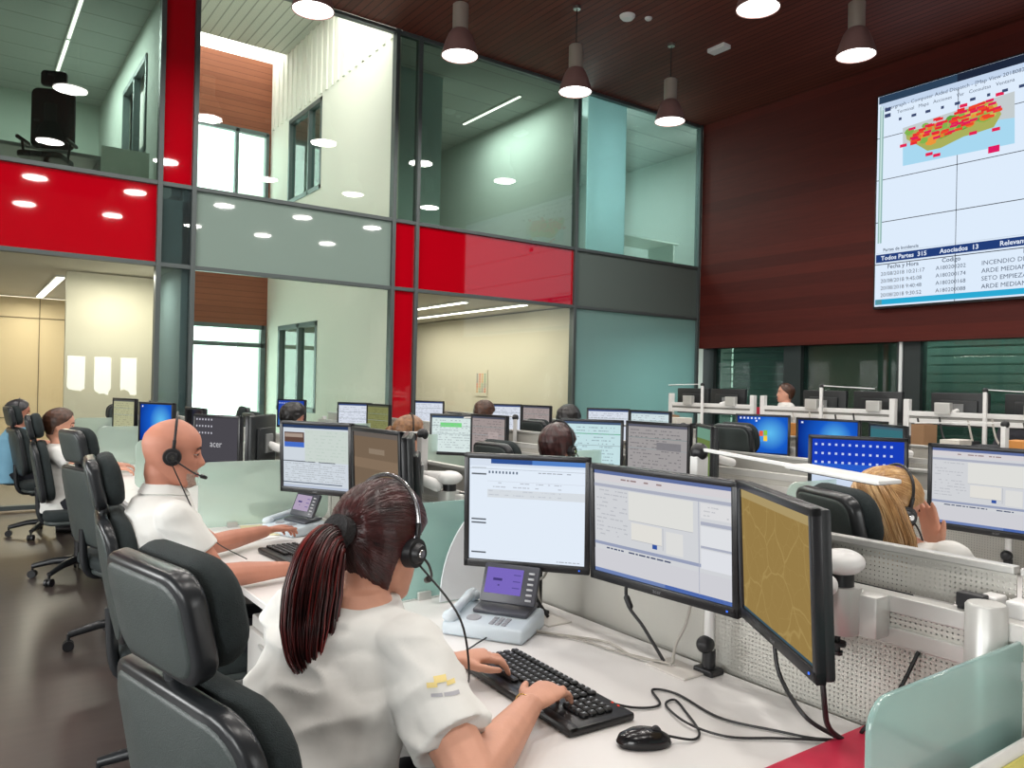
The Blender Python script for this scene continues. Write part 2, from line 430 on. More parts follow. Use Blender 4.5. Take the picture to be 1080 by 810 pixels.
# courtyard: left partition, right side wall with two windows, back wall with timber and glazing
struct('wall_courtyard_left', box2((2.18, YG + 0.12, 0), (2.3, YD, 7.7)), mat('court_left', (214, 216, 210), 0.7))
wall_open_x('wall_courtyard_right', 5.0, YG + 0.12, 17.2, 0, 8.6, [(12.6, 14.2, 4.75, 6.3), (12.7, 14.55, 0.95, 2.5)], CORR, t=0.1)
rib = M()
for k in range(22): rib.add(box2((4.925, 9.98 + k * 0.24, 6.36), (4.95, 10.06 + k * 0.24, 7.6)))
struct('trim_3', rib, CORR)
SID = plank_mat('timber_cladding', (150, 92, 66), (124, 72, 52), 2, 0.11, rough=0.5, groove=0.3, gcol=0.5, stretch=(1, 1, 8), gw=0.1)
wall_open_y('wall_courtyard_back', YD + 0.1, 2.18, 4.95, 0, 7.7, [(2.25, 4.9, 4.8, 6.3), (2.3, 4.9, 0.02, 2.55)], SID, t=0.15)
SLAT = plank_mat('courtyard_soffit_slats', (206, 206, 196), (196, 196, 186), 0, 0.16, rough=0.5, groove=0.6, gcol=0.55, gw=0.14)
struct('ceiling_courtyard', box2((2.18, 11.9, 7.6), (4.95, 14.4, 7.7)), SLAT)
FRM = mat('window_frame_grey', (92, 106, 106), 0.45, metal=0.2)
b = M()
for x in (2.3, 3.32, 4.88): b.add(box2((x - 0.05, YD, 0), (x + 0.05, YD + 0.12, 2.55)))
for z in (2.5, 2.15): b.add(box2((2.3, YD, z - 0.03), (4.9, YD + 0.1, z + 0.05)))
for x in (2.3, 4.3, 4.88): b.add(box2((x - 0.03, YD, 4.8), (x + 0.03, YD + 0.12, 6.3)))
for z in (4.8, 6.28): b.add(box2((2.3, YD, z - 0.04), (4.9, YD + 0.1, z + 0.04)))
for y in (12.65, 13.5, 14.5): b.add(box2((4.94, y - 0.04, 0.95), (5.05, y + 0.04, 2.5)))
for y in (12.63, 13.2, 14.17): b.add(box2((4.94, y - 0.03, 4.75), (5.05, y + 0.03, 6.3)))
for z in (0.98, 2.47): b.add(box2((4.94, 12.6, z - 0.04), (5.05, 14.55, z + 0.04)))
for z in (4.78, 6.27): b.add(box2((4.94, 12.6, z - 0.04), (5.05, 14.2, z + 0.04)))
struct('trim_4', b, FRM)
g_court = glass('courtyard_glass', (222, 240, 236), 0.0, 0.0)
for a in (((2.3, YD + 0.04, 0), (3.3, YD + 0.05, 2.55)), ((3.34, YD + 0.04, 0), (4.88, YD + 0.05, 2.55)), ((2.3, YD + 0.04, 4.8), (4.88, YD + 0.05, 6.3)),
          ((5.0, 12.6, 0.95), (5.01, 14.55, 2.5)), ((5.0, 12.6, 4.75), (5.01, 14.2, 6.3))):
    wn[0] += 1; struct('window_%d' % wn[0], box2(*a), g_court)
# office walls
struct('wall_office_end', M().add(box2((8.3, YG + 0.12, 0), (8.42, 17.2, ZB))), mat('office_end_wall', (214, 208, 190), 0.75))
struct('wall_upper_end', box2((8.3, YG + 0.12, ZT - 0.1), (8.42, 17.2, ZC)), mat('upper_end_wall', (178, 188, 182), 0.8))
struct('wall_office_rear_right', box2((5.05, 17.0, 0), (12.5, 17.2, ZC)), OFFW)
struct('wall_office_east', box2((12.4, YG + 0.12, 0), (12.5, 17.2, ZC)), OFFW)
CAB = mat('cabinet_maple', (226, 206, 168), 0.6)
b = M(); b.add(box2((-5, 15.6, 0), (2.2, 15.75, ZB)))
struct('wall_office_rear_left', b, CAB)
gp = M()
for x in (-3.0, -2.0, -1.0, 0.05, 1.15): gp.add(box2((x, 15.585, 0.02), (x + 0.012, 15.6, ZB)))
for z in (0.75, 2.45): gp.add(box2((-5, 15.585, z), (2.2, 15.6, z + 0.012)))
struct('trim_5', gp, mat('cabinet_joint', (120, 104, 80), 0.7))
struct('wall_office_partition', box2((1.12, 11.3, 0), (2.18, 11.4, ZB)), mat('partition_cream', (222, 216, 196), 0.6))
wall_open_x('wall_upper_side', 2.1, YG + 0.12, 16.2, ZT - 0.1, ZC, [(11.6, 13.4, 4.6, 5.9)], mat('upper_side_wall', (186, 196, 188), 0.8), t=0.1)
struct('wall_upper_rear_left', box2((-5, 16.0, ZT - 0.1), (2.3, 16.1, ZC)), mat('upper_rear_wall', (176, 190, 180), 0.8))
b = M()
for y in (11.62, 12.5, 13.38): b.add(box2((2.03, y - 0.04, 4.6), (2.12, y + 0.04, 5.9)))
for z in (4.62, 5.88): b.add(box2((2.03, 11.6, z - 0.04), (2.12, 13.4, z + 0.04)))
struct('trim_6', b, FRM)
struct('window_30', box2((8.62, 9.98, ZT - 0.1), (9.5, 10.0, ZC)), glass('column_frosted_glass', (214, 228, 230), .1, .8, (206, 222, 224)))
struct('wall_upper_column', box2((5.1, 10.9, ZT - 0.1), (6.3, 11.0, ZC)), mat('column_aqua', (188, 210, 210), 0.6))
struct('wall_left_gable', box2((-5.1, YG, 0), (-5, 17.2, ZC)), OFFW)
# strip lights in the offices
stripm = emit((255, 252, 240), 5.0)
def strip(a, bb, label):
    o = thing('strip_light', label, 'ceiling light', ((a[0] + bb[0]) / 2, (a[1] + bb[1]) / 2, a[2] + (.013 if a[2] < 4 else -.007)), 0, 'strip lights in the offices behind the glass')
    dx, dy = (bb[0] - a[0]) / 2, (bb[1] - a[1]) / 2
    sx, sy = max(abs(dx) * 2, 0.09 if a[2] < 4 else 0.035), max(abs(dy) * 2, 0.09)
    obj('housing', box((0, 0, -0.006), (sx + 0.03, sy + 0.03, 0.03)), WPL, o)
    obj('diffuser', box((0, 0, -0.026), (sx, sy, 0.012)), stripm, o)
for k, y in enumerate((11.1, 12.3, 13.5, 14.7, 15.9)): strip((6.6, y - .55, ZB), (6.6, y + .55, ZB), 'white ceiling strip in the ground-floor cream office, left run, %s from the glass' % ['nearest', 'second', 'third', 'fourth', 'fifth'][k])
for k, y in enumerate((10.7, 11.9, 13.1, 14.3)): strip((7.5, y - .55, ZB), (7.5, y + .55, ZB), 'white ceiling strip in the ground-floor cream office, right run, %s from the glass' % ['nearest', 'second', 'third', 'fourth'][k])
for k, y in enumerate((12.5, 13.6, 14.7)): strip((1.12, y - .5, ZB), (1.12, y + .5, ZB), 'ceiling strip light before the maple cabinets, %s the glass' % ['nearest', 'second from', 'farthest from'][k])
for k, y in enumerate((12.2, 13.9)): strip((1.24, y - .8, ZC), (1.24, y + .8, ZC), 'thin ceiling light in the dark upper left office, %s the glass' % ['nearer', 'farther from'][k])
for k, y in enumerate((11.6,)): strip((7.7, y - .9, ZC), (7.7, y + .9, ZC), 'thin ceiling light in the upper office above the long red panel')

# wall under the timber wall: recessed dark glazing with blinds
struct('wall_below_timber', box2((12.3, YB, 0), (12.4, YG, 2.6)), mat('far_room_wall', (120, 134, 128), 0.8))
struct('ceiling_recess', box2((XR + 0.02, YB, 2.45), (12.4, YG, 2.6)), DARKW)
b = M()
for y0, y1 in ((9.55, 9.8), (7.72, 8.05), (5.75, 6.1), (3.25, 3.6), (0.8, 1.1)): b.add(box2((11.42, y0, 0), (11.62, y1, 2.45)))
struct('wall_piers', b, mat('pier_dark', (46, 54, 54), 0.6))
g_dark = glass('dark_green_glass', (184, 204, 197), 0.02, 0.12, (90, 130, 120), ior=1.5)
for y0, y1 in ((8.05, 9.55), (6.1, 7.72), (3.6, 5.75), (1.1, 3.25), (-1.5, 0.8)):
    wn[0] += 1; struct('window_%d' % wn[0], box2((11.5, y0, 0), (11.51, y1, 2.45)), g_dark)
b = M()
for y0, y1 in ((8.1, 9.5), (3.65, 5.7)):
    for k in range(14): b.add(box2((11.62, y0, 0.6 + k * 0.13), (11.66, y1, 0.625 + k * 0.13)))
struct('trim_7', b, mat('blind_slats', (170, 190, 184), 0.6))
b = M()
for y0, y1 in ((6.2, 7.65),): b.add(box2((11.7, y0, 0.3), (11.71, y1, 2.4)))
struct('trim_8', b, mat('roller_blind', (138, 138, 120), 0.8))
sl = struct('trim_9', box2((11.38, 6.0, 1.2), (11.41, 6.045, 2.25)), mat('bright_slit_white', (236, 240, 240), 0.4))  # white strip stands in for the light of a narrow bright slit

# ------------------------------------------------------------------ pendant lamps
def make_pendant():
    o = thing('pendant_lamp', 'p', 'pendant lamp')
    obj('cord', cyl((0, 0, 0.60), (0, 0, ZC - 5.3), 0.006, n=8), CABB, o)
    obj('ceiling_rose', cyl((0, 0, ZC - 5.3 - 0.04), (0, 0, ZC - 5.3), 0.05, n=16), STEEL, o)
    obj('lamp_body', lathe([(0.0, 0.61), (0.08, 0.61), (0.092, 0.60), (0.092, 0.29), (0.0, 0.29)], 28), mat('lamp_body_metal', (186, 180, 168), 0.35, metal=0.55), o, True)
    pr = [(0.088, 0.31), (0.108, 0.295), (0.138, 0.25), (0.17, 0.17), (0.20, 0.075), (0.218, 0.0), (0.208, 0.0), (0.19, 0.075), (0.16, 0.17), (0.128, 0.24), (0.0, 0.29)]
    obj('lamp_shade', lathe(pr, 40), mat('pendant_shade', (150, 118, 114), 0.4, metal=0.3), o, True)
    obj('diffuser', lathe([(0.207, 0.012), (0.15, 0.004), (0.0, 0.0)], 32), emit((255, 250, 244), 7.0), o, True)
    return o
pend = make_pendant()
XS = [-0.6, 1.17, 2.93, 4.71, 6.47, 8.24]; YS = [-0.72, 2.11, 4.94, 7.77]
plab = {(4.71, 7.77): 'metal pendant lamp before the upper glass, left of the three hanging near the timber corner', (6.47, 7.77): 'metal pendant lamp in the long row, middle one beside the tall dark mullion',
        (8.24, 7.77): 'small metal pendant lamp nearest the corner of glass wall and timber wall', (8.24, 4.94): 'large metal pendant lamp in front of the timber wall, upper right near the video wall',
        (2.93, 7.77): 'pendant lamp at the top above the white courtyard, left of all others seen', (6.47, 4.94): 'pendant lamp at the top edge between emergency light and video wall'}
ORD = ['first', 'second', 'third', 'fourth', 'fifth', 'sixth', 'seventh', 'eighth']
first = True
for iy, y in enumerate(YS):
    for ix, x in enumerate(XS):
        lab = plab.get((x, y), 'metal pendant lamp, %s row from rear wall, %s from left wall' % (ORD[iy], ORD[ix]))
        if first: o = pend; o.location = (x, y, 5.3); o['label'] = lab; o['group'] = 'pendant lamps under the walnut ceiling'; first = False
        else: o = dup(pend, (x, y, 5.3), 0, lab, 'pendant lamps under the walnut ceiling')
        li = bpy.data.lights.new('pendant_light', 'AREA'); li.shape = 'DISK'; li.size = 0.4; li.energy = 33; li.color = (1.0, 0.955, 0.9)
        lo = bpy.data.objects.new('pendant_light', li); COL.objects.link(lo); lo.location = (x, y, 5.285)
# ceiling fittings
tag(obj('smoke_detector', lathe([(0, -0.05), (0.07, -0.05), (0.1, -0.02), (0.105, 0)], 24), WPL, None, True, Matrix.Translation((7.16, 7.55, ZC))), 'round white smoke detector on the walnut ceiling', 'smoke detector')
tag(obj('ceiling_sensor', lathe([(0, -0.03), (0.035, -0.03), (0.05, -0.01), (0.05, 0)], 20), WPL, None, True, Matrix.Translation((7.42, 7.42, ZC))), 'small round white sensor beside the smoke detector', 'sensor')
tag(obj('emergency_light', rbox((8.85, 7.42, ZC - 0.027), (0.16, 0.3, 0.06), 0.01), WPL), 'small rectangular white emergency light on the walnut ceiling', 'emergency light')

# ------------------------------------------------------------------ screens
def screen_mesh(w, h, items):
    """screen faces -X, u to the user's right (-Y), v up. items (u0,v0,u1,v1,material)"""
    b = M(); mats = []
    for i, (u0, v0, u1, v1, m) in enumerate(items):
        if m not in mats: mats.append(m)
        x = -0.0003 * min(i, 3) if i < 4 else -0.0012
        y0, y1 = w/2 - u0*w, w/2 - u1*w; z0, z1 = (v0 - .5)*h, (v1 - .5)*h
        b.add(([(x, y0, z0), (x, y1, z0), (x, y1, z1), (x, y0, z1)], [(0, 1, 2, 3)]), mats.index(m))
    return b, mats
def gradmat(name, c1, c2, c3, s=1.0, centre=(0, 0, 0), r=0.25):
    if name in _m: return _m[name]
    m = bpy.data.materials.new(name); m.use_nodes = True; nt = m.node_tree; nt.nodes.remove(nt.nodes['Principled BSDF'])
    tc = nt.nodes.new('ShaderNodeTexCoord'); mp = nt.nodes.new('ShaderNodeMapping'); mp.inputs['Location'].default_value = centre
    vl = nt.nodes.new('ShaderNodeVectorMath'); vl.operation = 'LENGTH'
    nt.links.new(tc.outputs['Object'], mp.inputs[0]); nt.links.new(mp.outputs[0], vl.inputs[0])
    dv = nt.nodes.new('ShaderNodeMath'); dv.operation = 'DIVIDE'; dv.inputs[1].default_value = r; nt.links.new(vl.outputs['Value'], dv.inputs[0])
    cr = nt.nodes.new('ShaderNodeValToRGB'); e = cr.color_ramp.elements
    e[0].color = L3(c1) + (1,); e[1].color = L3(c3) + (1,); q = e.new(0.45); q.color = L3(c2) + (1,)
    nt.links.new(dv.outputs[0], cr.inputs[0])
    em = nt.nodes.new('ShaderNodeEmission'); em.inputs['Strength'].default_value = s
    nt.links.new(cr.outputs[0], em.inputs[0]); nt.links.new(em.outputs[0], nt.nodes['Material Output'].inputs[0])
    m.cycles.emission_sampling = 'NONE'; _m[name] = m; return m
def mapmat():
    if 'road_map_screen' in _m: return _m['road_map_screen']
    m = bpy.data.materials.new('road_map_screen'); m.use_nodes = True; nt = m.node_tree; nt.nodes.remove(nt.nodes['Principled BSDF'])
    tc = nt.nodes.new('ShaderNodeTexCoord'); ns = nt.nodes.new('ShaderNodeTexNoise'); ns.inputs['Scale'].default_value = 9
    ad = nt.nodes.new('ShaderNodeVectorMath'); ad.operation = 'MULTIPLY_ADD'; ad.inputs[1].default_value = (0.06, 0.06, 0.06)
    nt.links.new(tc.outputs['Object'], ns.inputs['Vector']); nt.links.new(ns.outputs['Color'], ad.inputs[0]); nt.links.new(tc.outputs['Object'], ad.inputs[2])
    prev = None
    for sc, wd in ((9, 0.015), (21, 0.009)):
        vo = nt.nodes.new('ShaderNodeTexVoronoi'); vo.feature = 'DISTANCE_TO_EDGE'; vo.inputs['Scale'].default_value = sc
        nt.links.new(ad.outputs[0], vo.inputs['Vector'])
        mr = nt.nodes.new('ShaderNodeMapRange'); mr.inputs[1].default_value = 0.0; mr.inputs[2].default_value = wd * sc / 6; mr.inputs[3].default_value = 1; mr.inputs[4].default_value = 0
        nt.links.new(vo.outputs['Distance'], mr.inputs[0])
        if prev is None: prev = mr
        else:
            mm = nt.nodes.new('ShaderNodeMath'); mm.operation = 'MULTIPLY_ADD'; mm.inputs[1].default_value = 0.35
            nt.links.new(mr.outputs[0], mm.inputs[0]); nt.links.new(prev.outputs[0], mm.inputs[2]); prev = mm
    mx = nt.nodes.new('ShaderNodeMix'); mx.data_type = 'RGBA'; mx.inputs[6].default_value = L3((150, 124, 72)) + (1,); mx.inputs[7].default_value = L3((165, 140, 86)) + (1,)
    nt.links.new(prev.outputs[0], mx.inputs[0])
    em = nt.nodes.new('ShaderNodeEmission'); nt.links.new(mx.outputs[2], em.inputs[0]); nt.links.new(em.outputs[0], nt.nodes['Material Output'].inputs[0])
    m.cycles.emission_sampling = 'NONE'; _m['road_map_screen'] = m; return m
def c(*a): return emit(a)
def ui_text_rows(u0, u1, v0, v1, n, col, rnd, fill=0.7, th=0.4):
    out = []
    for k in range(n):
        v = v1 - (k + 0.7) * (v1 - v0) / n; u = u0
        while u < u1 - 0.01:
            wv = rnd.uniform(0.01, 0.05)
            if rnd.random() < fill: out.append((u, v, min(u + wv, u1), v + (v1 - v0) / n * th, col))
            u += wv + 0.008
    return out
def style_mail(rnd):
    W = c(226, 236, 248)
    it = [(0, 0, 1, 1, W), (0, .93, 1, 1, c(214, 224, 238)), (.19, .955, .72, 1, c(50, 84, 150)), (.55, .955, 1, 1, c(84, 130, 200))]
    it += [(.02, .905, .15, .915, c(196, 204, 212)), (.02, .84, .15, .855, c(90, 96, 104)), (.02, .39, .15, .405, c(90, 96, 104)), (.02, .355, .15, .37, c(90, 96, 104)), (.02, .06, .15, .075, c(90, 96, 104))]
    it += [(0, .9, 1, .903, c(150, 158, 170)), (.16, .78, 1, .783, c(198, 204, 214)), (.16, .62, 1, .7, c(214, 220, 226))]
    for k in range(9): it.append((.17 + k * .03, .858, .185 + k * .03, .882, c(96, 110, 130)))
    it += ui_text_rows(.55, .97, .87, .89, 1, c(150, 155, 165), rnd)
    it += ui_text_rows(.17, .8, .63, .79, 4, c(188, 194, 204), rnd, .6, .25)
    it += ui_text_rows(.72, .96, .015, .035, 1, c(160, 165, 175), rnd)
    return it
def style_incident(rnd):
    W = c(208, 210, 214); G = c(170, 174, 190)
    it = [(0, 0, 1, 1, W), (0, .965, 1, 1, c(96, 112, 160)), (0, .9, 1, .965, c(212, 208, 212)), (0, .27, 1, .3, c(150, 158, 184))]
    it += [(0, .84, 1, .87, G), (0, 0, 1, .035, c(110, 130, 180)), (.55, 0, 1, .035, c(64, 96, 170)), (.785, .03, .79, .86, G)]
    it += [(.28, .56, .75, .83, c(222, 222, 218)), (.28, .555, .75, .56, c(178, 180, 186)), (.3, .38, .53, .54, c(224, 222, 216)), (.56, .32, .68, .52, c(220, 220, 218)), (.3, .375, .53, .38, c(178, 180, 186)), (.536, .34, .54, .54, c(176, 178, 184))]
    it += [(.8, .64, 1, .67, G), (.8, .44, 1, .46, G), (.8, .46, 1, .63, c(222, 224, 228)), (.8, .26, 1, .43, c(222, 224, 230)), (.8, .7, 1, .83, c(220, 220, 222))]
    it += [(.46, .335, .495, .375, c(52, 84, 160))]
    it += ui_text_rows(.02, .27, .36, .83, 12, c(186, 188, 194), rnd, .55, .3)
    it += ui_text_rows(.16, .55, .915, .945, 1, c(150, 130, 130), rnd, .7, .5)
    it += ui_text_rows(.1, .62, .235, .255, 1, c(70, 80, 110), rnd, .85, .7)
    it += ui_text_rows(.82, .98, .71, .82, 3, c(178, 180, 186), rnd, .6, .3)
    it += [(0, 0.035, 1, .225, c(206, 206, 212))]
    return it
def style_map(rnd):
    return [(0, 0, 1, 1, mapmat()), (0, .93, 1, 1, c(170, 150, 104)), (0, 0, 1, .02, c(60, 84, 96))]
def style_form(rnd, W=(206, 222, 226), top=(70, 90, 120), mid=None):
    it = [(0, 0, 1, 1, c(*W)), (0, .95, 1, 1, c(*top)), (0, .72, 1, .73, c(120, 140, 140)), (0, .5, 1, .51, c(140, 155, 160))]
    if mid: it.append(mid)
    it += ui_text_rows(.04, .9, .1, .92, 12, c(int(W[0]*.78), int(W[1]*.78), int(W[2]*.8)), rnd, .5, .3)
    return it
def style_green(rnd): return style_form(rnd, (214, 228, 226), mid=(.2, .7, .7, .82, c(120, 214, 130)))
def style_cyan(rnd):
    it = style_form(rnd, (196, 224, 228)); it[2] = (0, .74, 1, .76, c(110, 180, 150)); it.append((.03, .84, .1, .88, c(210, 60, 70))); return it
def style_brown(rnd):
    it = [(0, 0, 1, 1, c(118, 100, 82)), (.0, .93, 1, 1, c(104, 96, 90)), (0, .45, 1, .6, c(132, 112, 92)), (.35, .68, .7, .76, c(140, 124, 106)), (0, .1, 1, .12, c(100, 86, 72))]
    return it
def style_greybrown(rnd): return style_form(rnd, (160, 148, 146), (80, 82, 96), (.5, .3, .8, .6, c(176, 162, 160)))
def style_greybig(rnd): return style_form(rnd, (160, 156, 156), (90, 92, 106), (.5, .5, .9, .65, c(128, 126, 130)))
def style_photo(rnd):
    it = [(0, 0, 1, 1, c(206, 214, 222)), (0, .95, 1, 1, c(44, 62, 96)), (.02, .72, .33, .88, c(96, 72, 64)), (.02, .64, .33, .72, c(70, 110, 200))]
    it += [(.03, .8, .31, .86, c(168, 150, 138)), (.34, .42, 1, .93, c(202, 212, 206)), (0, .41, .5, .425, c(90, 94, 104)), (.55, .41, .8, .425, c(90, 94, 104)), (0, .07, .9, .085, c(80, 92, 110)), (0, .0, 1, .04, c(186, 196, 214))]
    it += ui_text_rows(.03, .95, .1, .4, 9, c(176, 182, 188), rnd, .7, .35)
    it += ui_text_rows(.36, .97, .45, .92, 9, c(184, 200, 190), rnd, .45, .3)
    return it
def icons(n, m, col=(225, 232, 245), u0=.03, v0=.9, du=.075, dv=.16, s=.035):
    return [(u0 + i*du, v0 - j*dv, u0 + i*du + s, v0 - j*dv + s*1.3, c(*col)) for j in range(m) for i in range(n)]
def style_win7(rnd):
    g = gradmat('desktop_blue_glow', (96, 190, 240), (24, 92, 200), (10, 40, 130), 1.0, (0, 0.06, -0.02), 0.3)
    it = [(0, 0, 1, 1, g), (0, 0, 1, .04, c(30, 50, 90))] + icons(6, 1, u0=.04, v0=.93) + icons(1, 1, u0=.36, v0=.86)
    it += [(.44, .48, .515, .62, c(230, 96, 60)), (.525, .5, .6, .64, c(140, 196, 70)), (.44, .33, .515, .47, c(70, 150, 230)), (.525, .35, .6, .49, c(248, 206, 60))]
    return it
def style_win7plain(rnd):
    g = gradmat('desktop_blue_glow', (96, 190, 240), (24, 92, 200), (10, 40, 130), 1.0, (0, 0.06, -0.02), 0.3)
    return [(0, 0, 1, 1, g), (0, 0, 1, .04, c(30, 50, 90))] + icons(1, 1, u0=.05, v0=.92)
def style_blueicons(rnd):
    return [(0, 0, 1, 1, c(24, 62, 186)), (0, 0, 1, .5, c(206, 218, 238)), (0, .5, 1, .62, c(40, 92, 200))] + icons(12, 3, (196, 210, 240), v0=.9, dv=.14, s=.026)
def style_bluemac(rnd): return [(0, 0, 1, 1, c(36, 70, 170)), (0, 0, 1, .3, c(50, 110, 190))] + icons(9, 1, v0=.88, du=.09)
def style_dkacer(rnd):
    return [(0, 0, 1, 1, c(74, 72, 78)), (0, 0, 1, .03, c(60, 60, 70))] + icons(6, 3, (190, 190, 200), v0=.93, dv=.15, du=.07, s=.03, u0=.02)
def style_teal(rnd): return [(0, 0, 1, 1, c(56, 110, 120)), (0, .94, 1, 1, c(70, 96, 110))]
def style_yellow(rnd): return style_form(rnd, (176, 176, 140), (90, 92, 90))
def style_olive(rnd): return style_form(rnd, (128, 130, 84), (84, 88, 70))
def style_greenmap(rnd): return [(0, 0, 1, 1, c(104, 124, 70)), (0, .8, 1, 1, c(110, 150, 130)), (.1, .2, .6, .5, c(130, 136, 80))]
def style_white(rnd): return style_form(rnd, (214, 220, 232), (60, 80, 130))
def style_off(rnd): return [(0, 0, 1, 1, mat('dark_screen', (14, 15, 18), 0.15))]
NMON = [0]
def monitor(x, y, zc, a, w, h, style, label, arm=0.14, logo=False, tilt=0.0, post=True, group='monitors on the operator desks', foot=False, border=0.018, body=0.0):
    o = thing('computer_monitor', label, 'computer monitor', (x, y, zc), a, group)
    rnd = random.Random(NMON[0]); NMON[0] += 1
    T = Matrix.Rotation(tilt, 4, 'Y')
    bw = border; bot = bw * 1.5
    # bezel = 4 bars around the screen, front at x=0, back housing behind
    f = M()
    f.add(rbox((0.008, w/2 - bw/2, 0), (0.02, bw, h), 0.003)).add(rbox((0.008, -w/2 + bw/2, 0), (0.02, bw, h), 0.003))
    f.add(rbox((0.008, 0, h/2 - bw/2), (0.02, w, bw), 0.003)).add(rbox((0.008, 0, -h/2 + bot/2), (0.02, w, bot), 0.003))
    obj('bezel', f, BEZ, o, True, T)
    bk = M(); bk.add(rbox((0.026, 0, 0), (0.024, w - 0.004, h - 0.004), 0.008)); bk.add(rbox((0.046, 0, -0.01), (0.03, w*0.66, h*0.62), 0.012))
    obj('back_housing', bk, MBACK, o, True, T)
    sw, sh = w - 2*bw, h - bw - bot
    sm, mats = screen_mesh(sw, sh, style(rnd))
    obj('screen', sm, mats, o, False, T @ Matrix.Translation((0.0045, 0, (bot - bw)/2)))
    if logo:
        TT = T @ Matrix.Translation((-0.0032, 0, -h/2 + bot*0.3)) @ Matrix(((0, 0, -1, 0), (-1, 0, 0, 0), (0, 1, 0, 0), (0, 0, 0, 1)))
        obj('logo', text_vf('acer', 0.016, TT, 'CENTER'), mat('logo_grey', (140, 142, 146), 0.3, metal=0.5), o)
        obj('power_light', box((-0.003, -w/2 + 0.03, -h/2 + bot/2), (0.002, 0.004, 0.004)), emit((60, 110, 240), 1.5), o, False, T)
    if style is style_dkacer:
        TT = T @ Matrix.Translation((0.0015, 0.0, -0.04)) @ Matrix(((0, 0, -1, 0), (-1, 0, 0, 0), (0, 1, 0, 0), (0, 0, 0, 1)))
        obj('screen_lettering', text_vf('acer', 0.06, TT, 'CENTER'), c(196, 196, 200), o)
    if foot:
        obj('stand', M().add(rbox((0.07, 0, (-zc + 0.76 + 0)/2 - 0.02), (0.03, 0.07, zc - 0.76), 0.008)), BLK, o, True)
        obj('foot', rbox((0.07, 0, 0.757 - zc), (0.2, 0.24, 0.014), 0.006), BLK, o, True)
    else:
        obj('mounting_plate', rbox((0.066, 0, 0), (0.012, 0.11, 0.11), 0.003), GRYP, o)
        # swivel arm reaching back to the rail
        obj('support_arm', M().add(capsule((0.075, 0, -0.01), (0.075 + arm, 0, -0.03), 0.022, 0.024)), WPL if arm > 0.02 else BLK, o, True)
    return o

# ------------------------------------------------------------------ workstations
PX = 1.62      # front face of the perforated panel in the first row
def desk(x0, x1, y0, y1, label, legs=True, group='white desks in rows'):
    o = thing('desk', label, 'desk', ((x0+x1)/2, (y0+y1)/2, 0), 0, group)
    w, d = x1 - x0, y1 - y0 - 0.006
    obj('desktop', rbox((0, 0, 0.7275), (w, d, 0.025), 0.003), DESK, o)
    if legs:
        for s in (-1, 1):
            obj('leg', M().add(rbox((w/2 - 0.12, s*(d/2 - 0.12), 0.355), (0.05, 0.05, 0.70), 0.004)), ALU, o)
        obj('foot', M().add(rbox((0.05, -(d/2 - 0.12), 0.02), (w - 0.2, 0.05, 0.04), 0.01)), ALU, o)
        obj('foot', M().add(rbox((0.05, (d/2 - 0.12), 0.02), (w - 0.2, 0.05, 0.04), 0.01)), ALU, o)
    return o
def panel(x, y0, y1, label, rail=True, group='perforated screen panels along the desk rows'):
    o = thing('screen_panel', label, 'desk screen', (x, (y0+y1)/2, 0), 0, group); d = y1 - y0 - 0.01
    obj('perforated_sheet', box((0.0, 0, 0.86), (0.004, d, 0.30)), perf_mat(), o)
    obj('perforated_sheet', box((0.12, 0, 1.055), (0.004, d, 0.09)), perf_mat(), o)
    obj('top_rail', rbox((0.12, 0, 1.105), (0.03, d, 0.016), 0.003), ALU, o)
    obj('back_sheet', box((0.12, 0, 0.56), (0.004, d, 0.89)), mat('panel_cavity_shade', (84, 84, 82), 0.6), o)  # dark grey paints in the shade of the cavity seen through the holes
    if rail:
        b = M(); b.add(rbox((0.01, 0, 1.012), (0.04, d, 0.036), 0.003)).add(rbox((0.01, 0, 0.945), (0.04, d, 0.036), 0.003)); b.add(box((0.016, 0, 0.978), (0.028, d, 0.04)), 1)
        obj('equipment_rail', b, [ALU, ALUD], o)
    for s in (-1, 1): obj('post', M().add(rbox((0.06, s*(d/2 - 0.02), 0.53), (0.05, 0.035, 1.06), 0.004)), WPL, o)
    return o
def divider(x0, x1, y, z1, label, rc=0.06, group='frosted glass dividers between desks', gm=None):
    o = thing('glass_divider', label, 'desk divider', ((x0+x1)/2, y, 0), 0, group)
    w, h = x1 - x0, z1 - 0.745
    vs, fs = slab(w, h, 0.010, rc, 0.003)
    vs = [(p[1], p[0], p[2] + 0.745 + h/2) for p in vs]
    obj('glass_pane', (vs, fs), gm or FROST, o, True)
    for s in (-1, 1): obj('clamp', rbox((s*(w/2 - 0.16), 0, 0.752), (0.05, 0.03, 0.03), 0.004), ALU, o)
    return o
ROW1 = [0.67 + 1.6*k for k in range(-1, 6)]
where = ['nearest the lower right corner', 'of the red-haired woman', 'of the bald man', 'beyond the bald man', 'of the white-shirted back-left woman', 'nearest the glass wall']
for k in range(6):
    y0 = ROW1[k]
    desk(0.82, 1.60, y0, y0 + 1.6, 'white desk of the front row, ' + where[k])
    panel(PX, y0, y0 + 1.6, 'perforated screen with aluminium rail, desk ' + where[k])
dl = ['aqua glass divider with rounded corner at the lower right edge', 'aqua frosted divider between the red-haired woman and the bald man', 'pale green frosted divider directly beyond the bald man', 'pale frosted divider behind the bald man\'s head, second beyond him', 'pale frosted divider farthest left, by the empty headrest', 'frosted divider at the glass-wall end of the front row']
for k in range(6):
    yy = ROW1[k+1] if k else 0.62
    divider(1.10 if k == 0 else (1.12 if k == 1 else 0.95), 1.72 if k == 0 else 1.60, yy if k else 0.62, 1.0 if k == 0 else 1.06, dl[k], 0.05, gm=FROSTA if k < 2 else FROST)
R2 = [0.35 + 1.7*k for k in range(-1, 6)]
